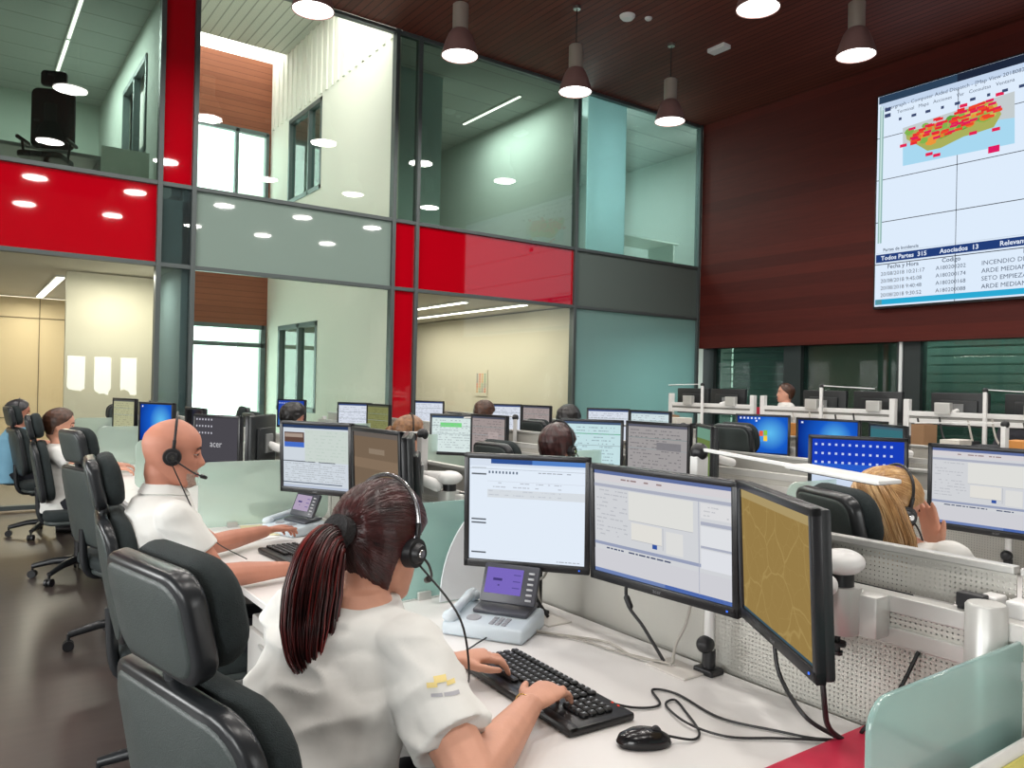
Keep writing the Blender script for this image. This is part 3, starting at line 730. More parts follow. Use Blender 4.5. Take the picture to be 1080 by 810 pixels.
wh2 = ['at the far right edge', 'of the blonde woman', 'of the dark-haired woman with headset', 'of the woman in profile', 'fifth along, towards the glass wall', 'next to the glass wall']
for k in range(6):
    y0 = R2[k] ; y1 = min(y0 + 1.7, 9.6)
    desk(2.74, 3.5, y0, y1, 'white desk in the second row, ' + wh2[k]); panel(3.52, y0, y1, 'perforated screen of the second row, desk ' + wh2[k])
for k, y in enumerate(R2[2:6]): divider(2.95, 3.5, y, 1.06, 'frosted divider in the second row, %s beyond the blonde woman' % ORD[k])
wh3 = ['at the right edge', 'behind the blonde woman', 'under the blue screens', 'left of the blue screens', 'before the aqua glass', 'before the cream office', 'at the glass wall']
R3 = [-0.6 + 1.7*k for k in range(6)]
for k in range(6):
    y0 = R3[k]; y1 = y0 + 1.7
    desk(4.55, 5.3, y0, y1, 'white desk in the third row, ' + wh3[k]); panel(5.32, y0, y1, 'perforated screen of the third row, ' + wh3[k])
wh4 = ['far right', 'right of the brown-haired man', 'in front of the brown-haired man', 'left of the brown-haired man']
# fourth row faces the other way: desks behind a raised equipment rail
R4 = [(0.9, 2.35), (2.42, 3.92), (4.0, 5.57), (5.65, 6.97)]
for k, (y0, y1) in enumerate(R4):
    desk(7.45, 8.3, y0, y1, 'white desk in the far row, ' + wh4[k])
    desk(6.55, 7.40, y0, y1, 'low equipment desk before the far rail, ' + wh4[k], group='low desks before the far rail')
    o = thing('equipment_rail', 'raised white equipment rail with two posts, ' + wh4[k], 'equipment rail', (7.5, (y0+y1)/2, 0), 0, 'raised rails in the far row'); d = y1 - y0
    for s in (-1, 1): obj('post', rbox((0, s*(d/2 - 0.03), 0.76 + 0.33), (0.06, 0.055, 0.66), 0.006), WPL, o)
    b = M(); b.add(rbox((0, 0, 1.285), (0.04, d - 0.08, 0.045), 0.004)).add(rbox((0, 0, 1.215), (0.04, d - 0.08, 0.045), 0.004)); b.add(box((0.004, 0, 1.25), (0.028, d - 0.08, 0.05)), 1)
    obj('rail_bar', b, [WPL, ALUD], o)
    for s in ((-0.25, 0.25) if k != 2 else (-.36, .08)): obj('arm_bracket', rbox((-0.02, s*d, 1.34), (0.06, 0.14, 0.11), 0.006), ALU, o)

for y, lab in ((2.52, 'white drawer pedestal under the end of the bald man\'s desk'), (5.72, 'white drawer pedestal under the desk beyond the frosted dividers')):
    o = thing('drawer_pedestal', lab, 'pedestal', (1.12, y, 0)); obj('cabinet', rbox((0, 0, .34), (.52, .42, .60), .005), mat('pedestal_white', (206, 204, 200), .5), o)
    for q in range(3):
        dr = obj('drawer', rbox((-.268, 0, .16 + q*.18), (.018, .40, .165), .004), mat('pedestal_white'), o); obj('handle', rbox((-.282, 0, .215 + q*.18), (.012, .12, .012), .003), ALU, dr)
# monitors, first row (x, y, zc, angle, w, h)
monitor(1.385, 1.85, 1.078, radians(40), .385, .345, style_mail, 'square black monitor with mostly white page, left of the red-haired woman\'s three', logo=True, arm=0.12, tilt=-0.05, border=.016)
monitor(1.50, 1.43, 1.075, radians(3.5), .495, .33, style_incident, 'wide black monitor showing a pale form, centre of the red-haired woman\'s three', logo=True, arm=0.03, tilt=-0.05, border=.017)
monitor(1.388, 0.997, 1.083, radians(-34), .43, .32, style_map, 'black monitor with ochre street map, right of the red-haired woman\'s three', logo=True, arm=0.04, tilt=-0.05, border=.017)
monitor(1.39, 3.53, 1.095, radians(30), .42, .345, style_photo, 'black monitor with small photo and white page in front of the bald man', arm=0.12, logo=True, tilt=-0.05)
monitor(1.485, 3.08, 1.09, radians(4), .42, .335, style_brown, 'black monitor with brownish dim screen beside the bald man\'s white one', arm=0.05, tilt=-0.05)
monitor(1.43, 2.70, 1.09, radians(-30), .38, .335, style_off, 'black monitor seen edge-on, right of the bald man\'s brown screen', arm=0.05, tilt=-0.05)
monitor(1.35, 5.10, 1.07, radians(28), .41, .33, style_dkacer, 'black monitor with dark grey desktop and icons behind the bald man\'s face', arm=0.12)
monitor(1.46, 4.60, 1.09, radians(-38), .40, .33, style_off, 'black monitor turned side-on beyond the frosted divider', arm=0.05)
monitor(1.30, 6.68, 1.10, radians(25), .42, .34, style_win7plain, 'monitor with bright blue desktop behind the bald man\'s head', arm=0.12)
monitor(1.48, 6.22, 1.08, radians(5), .40, .33, style_off, 'black monitor beside the bright blue one behind the bald man', arm=0.05)
monitor(1.32, 8.25, 1.10, radians(20), .40, .33, style_yellow, 'small monitor with yellowish page at the far left beyond the dividers', arm=0.12)
monitor(1.47, 7.85, 1.09, radians(-10), .40, .33, style_off, 'black monitor next to the yellowish one at the far left', arm=0.06)
# second row
monitor(3.36, 1.97, 1.09, radians(30), .42, .34, style_blueicons, 'monitor with blue desktop and rows of icons above the blonde woman', arm=0.12)
monitor(3.43, 1.41, 1.07, radians(3), .54, .36, style_incident, 'wide monitor with pale form to the right of the blonde woman', arm=0.03, logo=True)
monitor(3.36, 3.80, 1.08, radians(36), .42, .35, style_cyan, 'monitor with pale cyan page right of the dark-haired woman\'s headset', arm=0.12)
monitor(3.42, 3.28, 1.09, radians(4), .49, .34, style_greybig, 'monitor with dim grey page right of the pale cyan one', arm=0.03)
monitor(3.30, 2.82, 1.10, radians(-38), .40, .34, style_greenmap, 'narrow-looking monitor with green map, right of the dim grey page', arm=0.08)
monitor(3.25, 5.34, 1.06, radians(38), .40, .33, style_green, 'monitor with white page and green bar beside the woman in profile', arm=0.12)
monitor(3.36, 5.0, 1.07, radians(10), .40, .33, style_greybrown, 'monitor with mauve-grey page right of the green bar one', arm=0.05)
monitor(3.34, 7.45, 1.09, radians(30), .42, .34, style_white, 'monitor with white page left of the brown-olive screen, before the white courtyard wall', arm=0.12)
monitor(3.40, 7.02, 1.09, radians(8), .40, .335, style_olive, 'monitor with dim olive screen beside the small black chair back', arm=0.05)
monitor(3.27, 9.1, 1.08, radians(30), .42, .34, style_bluemac, 'blue monitor partly behind a head of dark curly hair', arm=0.12)
# third row
monitor(5.19, 3.84, 1.11, radians(25), .42, .34, style_win7, 'monitor with blue desktop and four-colour window emblem', arm=0.12)
monitor(5.22, 3.30, 1.10, radians(3), .50, .34, style_win7plain, 'wide monitor with plain blue desktop right of the window-emblem one', arm=0.05)
monitor(5.12, 2.80, 1.09, radians(-30), .42, .33, style_teal, 'monitor with teal screen right of the plain blue one', arm=0.1)
monitor(5.12, 5.55, 1.10, radians(38), .42, .34, style_white, 'monitor with white page in the third row before the aqua glass', arm=0.12)
monitor(5.20, 5.08, 1.10, radians(8), .46, .33, style_form, 'monitor with pale page in the third row right of the aqua glass mullion', arm=0.05)
monitor(5.1, 7.27, 1.09, radians(38), .42, .34, style_white, 'monitor with white page beyond the mauve-grey screen', arm=0.12)
monitor(5.20, 6.80, 1.09, radians(8), .44, .34, style_greybrown, 'monitor with brown-grey page left of the black-haired head', arm=0.05)
monitor(5.1, 9.0, 1.08, radians(38), .42, .34, style_white, 'monitor with white page at the foot of the red column', arm=0.12)
# fourth row, screens away from the camera
for k, (y, lab) in enumerate([(6.75, 'leftmost dark monitor back above the far rail'), (6.2, 'dark monitor back left of the brown-haired man'), (4.9, 'dark monitor back right of the brown-haired man'), (4.3, 'dark monitor back next to the gap between the far rails'), (3.5, 'dark monitor back above the right-hand rail'), (2.85, 'dark monitor back right of the tall lamp pole'), (2.1, 'rightmost dark monitor back')]):
    monitor(7.72, y, 1.33, pi, .52, .32, style_off, lab, arm=0.08, group='dark monitor backs above the far rail')

# clamp + dome arm hardware on the first row rail
def arm_clamp(x, y, label):
    o = thing('rail_clamp', label, 'clamp', (x, y, 0.925), 0, 'white monitor arms clamped to the rail')
    obj('clamp_body', M().add(lathe([(0, 0), (0.038, 0.0), (0.042, 0.006), (0.042, 0.10), (0.0, 0.10)], 24), T=TR(0, 0, 0.015)).add(rbox((0.03, -0.02, 0.06), (0.06, 0.12, 0.09), 0.008)), ALU, o, True)
    obj('collar', cyl((0, 0, 0.115), (0, 0, 0.148), 0.026, n=20), BLK, o, True)
    obj('arm_cover', M().add(ell((0.0, 0.0, 0.165), (0.052, 0.046, 0.028))).add(capsule((0, 0, 0.165), (-0.06, 0.1, 0.165), 0.026, 0.022)), WPL, o, True)
    obj('lock_knob', M().add(cyl((-0.01, 0, -0.03), (-0.01, 0, 0.016), 0.006, n=10)).add(cyl((-0.01, 0, -0.012), (-0.01, 0, -0.004), 0.018, n=14)).add(cyl((-0.01, 0, -0.032), (-0.01, 0, -0.024), 0.011, n=14)), BLK, o, True)
    return o
arm_clamp(1.56, 0.945, 'white monitor arm with silver clamp right of the street-map monitor')
arm_clamp(1.585, 2.62, 'white monitor arm clamped to the rail right of the bald man\'s monitors')
tag(obj('rail_post', lathe([(0, 0.745), (0.036, 0.745), (0.036, 1.055), (0.032, 1.06), (0, 1.06)], 28), ALU, None, True, Matrix.Translation((1.60, 0.672, 0))), 'silver round post with flat top at the right edge beside the aqua divider', 'post')
tag(obj('bracket', M().add(rbox((1.64, 0.715, 1.05), (0.03, 0.05, 0.028), 0.003)).add(rbox((1.64, 0.735, 1.02), (0.014, 0.012, 0.07), 0.002)), BLK), 'small black bracket on top of the rail next to the silver post', 'bracket')
# black vertical monitor poles on the desk (first row)
def desk_pole(x, y, label, col=BLK, z1=1.0, knob=False):
    o = thing('monitor_pole', label, 'pole', (x, y, 0.74), 0, 'poles between desk and monitors')
    obj('pole', cyl((0, 0, 0), (0, 0, z1 - 0.74), 0.013, n=14), col, o, True)
    obj('foot', rbox((0, 0, 0.008), (0.05, 0.06, 0.016), 0.004), BLK, o)
    if knob: obj('knob', M().add(ell((-0.014, 0, 0.075), (0.024, 0.022, 0.022))).add(cyl((0, 0, 0.01), (0, 0, 0.06), 0.017, n=14)), BLK, o, True)
desk_pole(1.50, 1.93, 'square black pole behind the left of the near monitors')
desk_pole(1.56, 1.30, 'white pole with black knob under the wide near monitor', WPL, knob=True)
desk_pole(3.47, 1.38, 'white pole with black knob under the wide monitor at the right edge', WPL, knob=True)
desk_pole(1.52, 3.5, 'black pole under the bald man\'s monitor')

# task lamps
def desk_lamp(x, y, z, ang, label, length=0.5, pole=None, pitch=-0.05):
    o = thing('desk_lamp', label, 'desk lamp', (x, y, z), ang, 'slim white task lamps on the rails')
    obj('lamp_post', M().add(rbox((0, 0, -(pole or 0.2)/2), (0.03, 0.045, pole or 0.2), 0.004)), WPL, o)
    obj('joint', M().add(ell((0, 0, 0.012), (0.026, 0.026, 0.026))), BLK, o, True)
    T = Matrix.Rotation(-pitch, 4, 'Y')
    obj('lamp_arm', M().add(rbox((length*0.32, 0, 0.02), (length*0.64, 0.014, 0.009), 0.002)), WPL, o, False, T)
    obj('lamp_head', M().add(rbox((length*0.8, 0, 0.022), (length*0.44, 0.085, 0.010), 0.003)).add(box((length*0.8, 0, 0.016), (length*0.40, 0.07, 0.003)), 1), [WPL, mat('lamp_underside', (60, 60, 62), 0.5)], o, False, T)
    return o
desk_lamp(1.74, 1.50, 1.265, radians(-95), 'white task lamp with flat head reaching over the street-map monitor', 0.58)
desk_lamp(1.70, 3.05, 1.22, radians(110), 'slim white task lamp behind the bald man\'s brown screen', 0.42)
desk_lamp(3.62, 5.0, 1.2, radians(140), 'slim white task lamp in front of the woman in the middle row', 0.4)
desk_lamp(3.62, 3.25, 1.22, radians(100), 'slim white task lamp above the dim grey screen', 0.45)
desk_lamp(7.4, 6.35, 1.52, radians(120), 'tall white lamp on a pole at the left of the far rail', 0.4, 0.76)
desk_lamp(7.4, 4.75, 1.52, radians(-70), 'tall white lamp on a pole right of the brown-haired man', 0.5, 0.76)
desk_lamp(7.4, 3.15, 1.5, radians(-80), 'tall white lamp on a pole in the right-hand far rail', 0.5, 0.76)
desk_lamp(5.45, 2.2, 1.27, radians(80), 'white task lamp lying low in front of the far rail', 0.6)

# ------------------------------------------------------------------ office chairs
def make_chair():
    o = thing('office_chair', 'x', 'office chair', (0, 0, 0), 0, 'black office chairs with headrests')
    for k in range(5):
        a = 2*pi*k/5 + 0.3; ca, sa = cos(a), sin(a)
        leg = obj('base_leg', tube([(0.03*ca, 0.03*sa, .13), (.16*ca, .16*sa, .12), (.30*ca, .30*sa, .085)], [.028, .024, .018], 10), RIM, o, True)
        w = M()
        for s in (-.014, .014): 
            p = Vector((.30*ca - sa*s, .30*sa + ca*s, .029)); q = Vector((-sa, ca, 0)) * 0.009
            w.add(cyl(p - q, p + q, .028, n=14))
        w.add(cyl((.30*ca, .30*sa, .03), (.30*ca, .30*sa, .09), .009, n=8))
        obj('caster', w, BLK, leg, True)
    obj('gas_column', M().add(cyl((0, 0, .10), (0, 0, .27), .028)).add(cyl((0, 0, .25), (0, 0, .40), .018)), BLK, o, True)
    obj('tilt_mechanism', M().add(rbox((-0.02, 0, .395), (.26, .14, .05), .012)).add(tube(smooth_path([(-.1, 0, .40), (-.20, 0, .405), (-.248, 0, .47), (-.262, 0, .66)], 5), .020, 10)), RIM, o, True)
    seat = slab(.48, .46, .075, .11, .028, bulge=0.008)
    seat = ([(p[2], p[1], p[0] + .475) for p in seat[0]], seat[1])
    obj('seat', seat, FAB, o, True)
    sh = slab(.46, .44, .03, .10, .012); sh = ([(p[2], p[1], p[0] + .43) for p in sh[0]], sh[1])
    obj('seat_shell', sh, SHELL, o, True)
    Tb = TR(-.225, 0, .785, 0, radians(-10))
    obj('backrest', bend(slab(.44, .42, .06, .10, .024, bulge=.012), .5), FAB, o, True, Tb)
    Ts = TR(-.272, 0, .777, 0, radians(-10))
    b = M(); b.add(bend(slab(.45, .43, .034, .09, .010), .5)); sh_ = obj('backrest_shell', b, RIM, o, True, Ts)
    obj('back_plate', bend(slab(.42, .40, .034, .08, .010), .5), SHELL, sh_, True, TR(-.004, 0, 0))
    Th = TR(-.278, 0, 1.105, 0, radians(-13))
    obj('headrest', bend(slab(.28, .175, .062, .07, .026, bulge=.010), .5), FAB, o, True, Th)
    Th2 = TR(-.324, 0, 1.094, 0, radians(-13))
    sh_ = obj('headrest_shell', M().add(bend(slab(.28, .175, .036, .05, .010), .5)), RIM, o, True, Th2)
    obj('back_plate', bend(slab(.255, .155, .034, .045, .010), .5), SHELL, sh_, True, TR(-.0045, 0, 0))
    obj('headrest_bracket', M().add(tube(smooth_path([(-.275, 0, .93), (-.292, 0, 1.0), (-.305, 0, 1.06)], 5), .016, 10)), RIM, o, True)
    return o
chair0 = make_chair()
def chair(x, y, rz, label, firstone=[True], z=0):
    x += .035*cos(rz); y += .035*sin(rz)
    if firstone[0]:
        firstone[0] = False; chair0.location = (x, y, z); chair0.rotation_euler = (0, 0, rz); chair0['label'] = label; return chair0
    return dup(chair0, (x, y, z), rz, label)
chair(.535, 1.33, radians(12), 'black office chair of the red-haired woman, big headrest in the left foreground')
chair(.68, 2.97, radians(-6), 'black office chair of the bald man with headrest right behind his shoulders')
chair(.78, 4.68, radians(14), 'empty black office chair behind the bald man, headrest raised beside the white-shirted woman')
chair(.72, 6.45, radians(-5), 'black office chair of the white-shirted woman at the left')
chair(.68, 8.3, radians(8), 'black office chair of the person in light blue at the far left')
chair(1.35, 9.1, radians(100), 'black office chair at the end of the front row by the glass wall')
chair(2.27, 1.14, radians(-25), 'black office chair of the blonde woman, headrest beside her hair')
chair(2.42, 3.15, radians(5), 'black office chair left of the dark-haired woman with headset')
chair(2.34, 4.6, radians(5), 'black office chair of the woman in profile')
chair(2.36, 6.78, radians(0), 'black office chair of the curly dark-haired person')
chair(2.2, 8.3, radians(170), 'large black office chair beyond the frosted divider before the glazed doors')
wc = chair(3.97, 2.93, radians(0), 'empty black office chair with wide dark headrest before the window-emblem screen'); wc.scale = (1, 1, 1.07)
chair(4.2, 5.2, radians(10), 'black office chair of the black-haired person before the aqua glass')
chair(4.2, 6.52, radians(10), 'black office chair of the brown-haired woman near the poster')
chair(4.0, 8.6, radians(10), 'black office chair at the foot of the red column')
chair(8.75, 5.80, radians(140), 'black office chair of the brown-haired man in the far row')
chair(8.8, 3.2, radians(170), 'black office chair in the far row right of the tall lamp')

# ------------------------------------------------------------------ keyboards, mouse, phones
KEYM = mat('key_black', (26, 27, 29), 0.45); KTXT = mat('key_print', (190, 195, 200), 0.5)
def make_keyboard():
    o = thing('keyboard', 'x', 'keyboard', (0, 0, 0), 0, 'black keyboards on the desks')
    # local: long axis Y (left end +Y), depth X, user at -X
    bm = M(); bm.add(rbox((0, 0, .010), (.175, .46, .018), .006)); bm.add(rbox((-.074, 0, .012), (.03, .46, .018), .008))
    obj('case', bm, mat('keyboard_case', (20, 20, 22), 0.35), o, True)
    kme = None; rows = []
    keys = []
    for r in range(6):
        x = .066 - r*.0215 - (.004 if r else 0)
        if r == 5: lay = [(.02, 1.2), (.0, 1.2), (.0, 1.2), (0, 6), (0, 1.2), (0, 1.2), (0, 1.5)]
        else: lay = [(0, 1)]*14
        y = .222
        for g, wd in lay:
            wk = wd*.0195; keys.append((x, y - wk/2, wk - .0025)); y -= wk
        y0 = -.068
        for j in range(3):
            if r in (0, 1, 2, 5): keys.append((x, y0 - j*.0195, .017))
        if r > 0:
            for j in range(4): keys.append((x, -.136 - j*.0195, .017))
    cache = {}
    for i, (x, y, w) in enumerate(keys[:99]):
        kk = round(w, 3)
        if kk not in cache:
            kb = M(); kb.add(rbox((0, 0, .005), (.018, w, .010), .003, 1)); kb.add(([(-.002, .003, .0104), (-.002, 0, .0104), (.004, 0, .0104), (.004, .003, .0104)], [(0, 1, 2, 3)]), 1)
            ob = obj('key', kb, [KEYM, KTXT], o); ob.location = (x, y, .018); cache[kk] = ob
        else:
            ob = cache[kk].copy(); COL.objects.link(ob); ob.location = (x, y, .018)
    lights = M()
    for j in range(2): lights.add(box((.078, -.165 - j*.02, .0195), (.003, .006, .001)))
    obj('indicator_lights', lights, emit((230, 70, 50), 1.2), o)
    return o
kb = make_keyboard(); kb.location = (1.125, 1.43, .74); kb.rotation_euler = (0, 0, radians(-3)); kb['label'] = 'black full-size keyboard under the red-haired woman\'s hands'
dup(kb, (1.14, 3.02, .74), radians(4), 'black keyboard under the bald man\'s hand')
def make_mouse():
    b = M(); b.add(lathe([(0, 0), (.030, .002), (.033, .010), (.030, .022), (.02, .031), (.0, .035)], 24))
    b.v = [(x*1.75 - 0.0, y*.98, z - max(0, x)*.15) for x, y, z in b.v]
    o = thing('computer_mouse', 'black mouse beside the keyboard on the near white desk', 'mouse', (1.135, 1.105, .74), radians(-25))
    obj('body', b, mat('mouse_black', (22, 22, 25), 0.22), o, True)
    obj('scroll_wheel', cyl((.025, -.004, .027), (.025, .004, .027), .010, n=16), mat('wheel_rubber', (50, 50, 52), .7), o, True)
    return o
make_mouse()
def phone(x, y, rz, label, scr=(122, 104, 190)):
    o = thing('desk_phone', label, 'telephone', (x, y, .74), rz, 'desk phones with tilted display')
    BLW = mat('phone_pale_blue', (196, 208, 216), .4); DG = mat('phone_dark_grey', (70, 72, 80), .4)
    b = M(); v, f = rbox((0, 0, .02), (.19, .25, .04), .012, 3); v = [(p[0], p[1], p[2]*(1 + (p[0] + .095)*2.6) if p[2] > .02 else p[2]) for p in v]; b.add((v, f))
    obj('body', b, BLW, o, True)
    b = M(); b.add(rbox((.035, -.02, .066), (.10, .17, .012), .004), T=None); obj('hinge_panel', b, DG, o, True, TR(.012, 0, -.008, 0, radians(-8)))
    T = TR(.045, -.03, .128, 0, radians(24))
    obj('display_housing', rbox((0, 0, 0), (.018, .175, .115), .006), DG, o, True, T)
    sm, ms = screen_mesh(.115, .075, [(0, 0, 1, 1, c(*scr)), (.2, .5, .45, .6, c(70, 60, 120)), (.75, .75, .95, .79, c(90, 80, 150)), (.75, .5, .95, .54, c(90, 80, 150)), (.75, .25, .95, .29, c(90, 80, 150)), (.35, .3, .4, .36, c(80, 70, 130))])
    obj('display', sm, ms, o, False, T @ Matrix.Translation((-.0095, .018, .006)))
    b = M()
    for j in range(6): b.add(rbox((-.011, -.066, .035 - j*.0155), (.004, .018, .006), .001, 1))
    obj('side_buttons', b, mat('button_silver', (180, 182, 186), .4), o, False, T)
    b = M()
    for i in range(4):
        for j in range(3): b.add(rbox((-.03 - i*.014, -.02 - j*.019, .0), (.009, .014, .004), .001, 1))
    obj('keypad', b, mat('phone_keys', (150, 152, 158), .5), o, False, TR(0, 0, .0515, 0, radians(-6)))
    obj('speaker_dial', lathe([(0, .002), (.02, .002), (.022, 0)], 24), mat('phone_keys', (150, 152, 158)), o, True, TR(-.045, .045, .046, 0, radians(-8.5)))
    obj('handset', M().add(capsule((-.075, .105, .055), (.08, .105, .082), .014, .014)).add(ell((-.07, .105, .05), (.028, .026, .018))).add(ell((.078, .105, .074), (.028, .026, .018))), BLW, o, True)
    return o
phone(1.29, 1.865, radians(33), 'pale desk phone with violet display to the left of the near keyboard')
phone(1.32, 3.60, radians(15), 'desk phone with lilac display by the bald man\'s far hand', (176, 160, 186))
phone(3.2, 4.75, radians(20), 'desk phone with blue display below the green bar monitor', (120, 180, 220))

# grommet plates and cables on near desk
for k, (x, y, lab) in enumerate([(1.49, 1.87, 'flat white cable plate in the desk below the white-page monitor'), (1.51, 1.36, 'flat white cable plate in the desk below the wide form monitor'), (1.46, 3.2, 'flat white cable plate in the bald man\'s desk')]):
    tag(obj('cable_plate', rbox((x, y, .7425), (.09, .13, .006), .002), mat('plate_white', (206, 202, 196), .45)), lab, 'cable plate', 'cable plates in the desks')
Z = .744
tube_obj('cable', [(1.42, 1.93, .97), (1.43, 1.90, .86), (1.46, 1.88, .80), (1.49, 1.865, .75)], .0055, CABB, 'thick black cable hanging from the white-page monitor to the desk', 'cable')
tube_obj('cable', [(1.46, 1.82, .95), (1.47, 1.86, .88), (1.49, 1.92, .84), (1.48, 1.88, .75)], .004, CABG, 'grey cable looping behind the white-page monitor', 'cable')
o = thing('cable', 'black cable with a bead hanging from the wide form monitor', 'cable', (0, 0, 0))
obj('cord', tube(smooth_path([(1.515, 1.55, .96), (1.495, 1.53, .875), (1.50, 1.47, .82), (1.505, 1.40, .75)], 8), .0045, 8), CABB, o, True)
obj('ferrite_bead', capsule((1.496, 1.532, .885), (1.497, 1.52, .865), .0085, .0085), BLK, o, True)
tube_obj('cable', [(1.54, 1.33, .97), (1.53, 1.35, .86), (1.515, 1.37, .80), (1.51, 1.375, .75)], .004, CABG, 'grey cable hanging beside the beaded black cable', 'cable')
tube_obj('cable', [(1.35, 1.80, Z+.002), (1.42, 1.72, Z+.002), (1.49, 1.60, Z+.002), (1.47, 1.48, Z+.003), (1.50, 1.40, Z+.006)], .0035, CABG, 'grey cable lying on the desk from the phone to the middle cable plate', 'cable')
tube_obj('cable', [(1.36, 1.79, Z+.010), (1.44, 1.66, Z+.002), (1.46, 1.54, Z+.002), (1.50, 1.37, Z+.008)], .003, CABG, 'thin pale cable lying beside the grey phone cable', 'cable')
tube_obj('cable', [(1.43, 1.02, .95), (1.425, 1.0, .86), (1.41, .93, .80), (1.46, .895, .76), (1.475, .885, .75)], .0045, CABB, 'black cable hanging down from the left underside of the street-map monitor', 'cable')
tube_obj('cable', [(1.37, .87, .97), (1.37, .86, .86), (1.42, .88, .79), (1.48, .88, .748)], .0055, CABB, 'thick black cable hanging down from the right corner of the street-map monitor', 'cable')
tube_obj('cable', [(1.19, 1.30, .752), (1.24, 1.24, Z+.001), (1.30, 1.22, Z+.001), (1.35, 1.29, Z+.001), (1.38, 1.24, Z+.001), (1.36, 1.10, Z+.001), (1.41, .99, Z+.001), (1.44, .93, Z+.002), (1.475, .885, Z+.006)], .0028, CABB, 'thin black keyboard cable winding across the desk in two loops', 'cable', k=12)
tube_obj('cable', [(1.182, 1.083, .755), (1.23, 1.06, Z+.001), (1.27, 1.08, Z+.001), (1.32, 1.16, Z+.001), (1.35, 1.22, Z+.001), (1.31, 1.21, Z+.001), (1.27, 1.11, Z+.006), (1.30, 1.03, Z+.001), (1.38, .97, Z+.001), (1.465, .895, Z+.004)], .0026, CABB, 'thin black mouse cable crossing the keyboard cable on the desk', 'cable', k=12)
tube_obj('cable', [(1.605, .80, .93), (1.55, .82, .84), (1.52, .87, .76), (1.56, .86, .748)], .004, CABB, 'short black cable curling by the red folder', 'cable')
tag(obj('folder', rbox((1.355, .775, .75), (.50, .23, .018), .003), mat('folder_red', (190, 34, 66), .5, var=.1, vscale=12)), 'crimson red folder lying on the desk at the lower right', 'folder')
# documents behind the near divider
o = thing('paper_holder', 'white paper strip holder behind the aqua divider at the lower right corner', 'document', (1.42, .585, .745))
T = TR(0, 0, 0)
obj('white_strip', rbox((0, 0, .055), (.50, .006, .10), .002), PAPER, o)
b = M(); bl = [(-.24, -.10, (70, 110, 180)), (-.09, .10, (214, 206, 96)), (.11, .24, (90, 130, 190))]
obj('printed_card', M().add(box((-.15, -.006, .035), (.16, .004, .07))), mat('card_blue', (84, 120, 176), .6), o)
obj('printed_card', M().add(box((.05, -.006, .04), (.2, .004, .08))), mat('card_yellow', (214, 206, 110), .6), o)
# curved white board leaning between woman and man
pts = []
v = []; nn = 14
for s in (0, 1):
    v.append((0.0, s*.006, 0)); v.append((.36, s*.006, 0)); v.append((.36, s*.006, .34))
    for k in range(nn + 1):
        a = pi/2 + (pi/2)*k/nn; v.append((.30 + .30*cos(a), s*.006, .34*sin(a)))
n1 = len(v)//2
f = [tuple(range(n1)), tuple(reversed(range(n1, 2*n1)))] + [(i, (i+1) % n1, n1 + (i+1) % n1, n1 + i) for i in range(n1)]
tag(obj('plastic_sheet', (v, f), mat('sheet_white', (216, 220, 224), .5), None, False, TR(1.30, 2.19, .745, radians(-3), 0, radians(2))), 'white sheet with a curved edge standing against the aqua divider by the phone', 'sheet')
# papers on the bald man's desk
for k, (x, y, a, m, lab) in enumerate([(1.08, 3.62, .3, PAPER, 'sheet of white paper at the divider end of the bald man\'s desk'), (1.22, 3.70, -.2, mat('paper_cream', (226, 218, 178), .7), 'cream sheet of paper on the bald man\'s desk by the divider')]):
    tag(obj('paper_sheet', box((0, 0, 0), (.21, .29, .002)), m, None, False, TR(x, y, .742 + k*.0015, 0, 0, a)), lab, 'paper', 'papers on the bald man\'s desk')

# water bottle on the second row
o = thing('water_bottle', 'small clear plastic bottle below the mauve-grey screen', 'bottle', (3.3, 4.45, .74))
obj('bottle_body', lathe([(0, 0), (.032, 0), (.034, .01), (.034, .12), (.026, .155), (.013, .175), (.013, .19), (0, .19)], 20), glass('bottle_plastic', (225, 232, 232), .05, .25, (215, 222, 222)), o, True)
obj('cap', cyl((0, 0, .188), (0, 0, .205), .015, n=16), WPL, o, True)
tag(obj('document_tray', M().add(rbox((0, 0, .01), (.24, .33, .006), .002)).add(rbox((0, .163, .03), (.24, .005, .05), .002)).add(rbox((0, -.163, .03), (.24, .005, .05), .002)), BLK, None, False, TR(1.42, 4.05, .742)), 'low black tray beyond the divider behind the bald man\'s chin', 'tray')

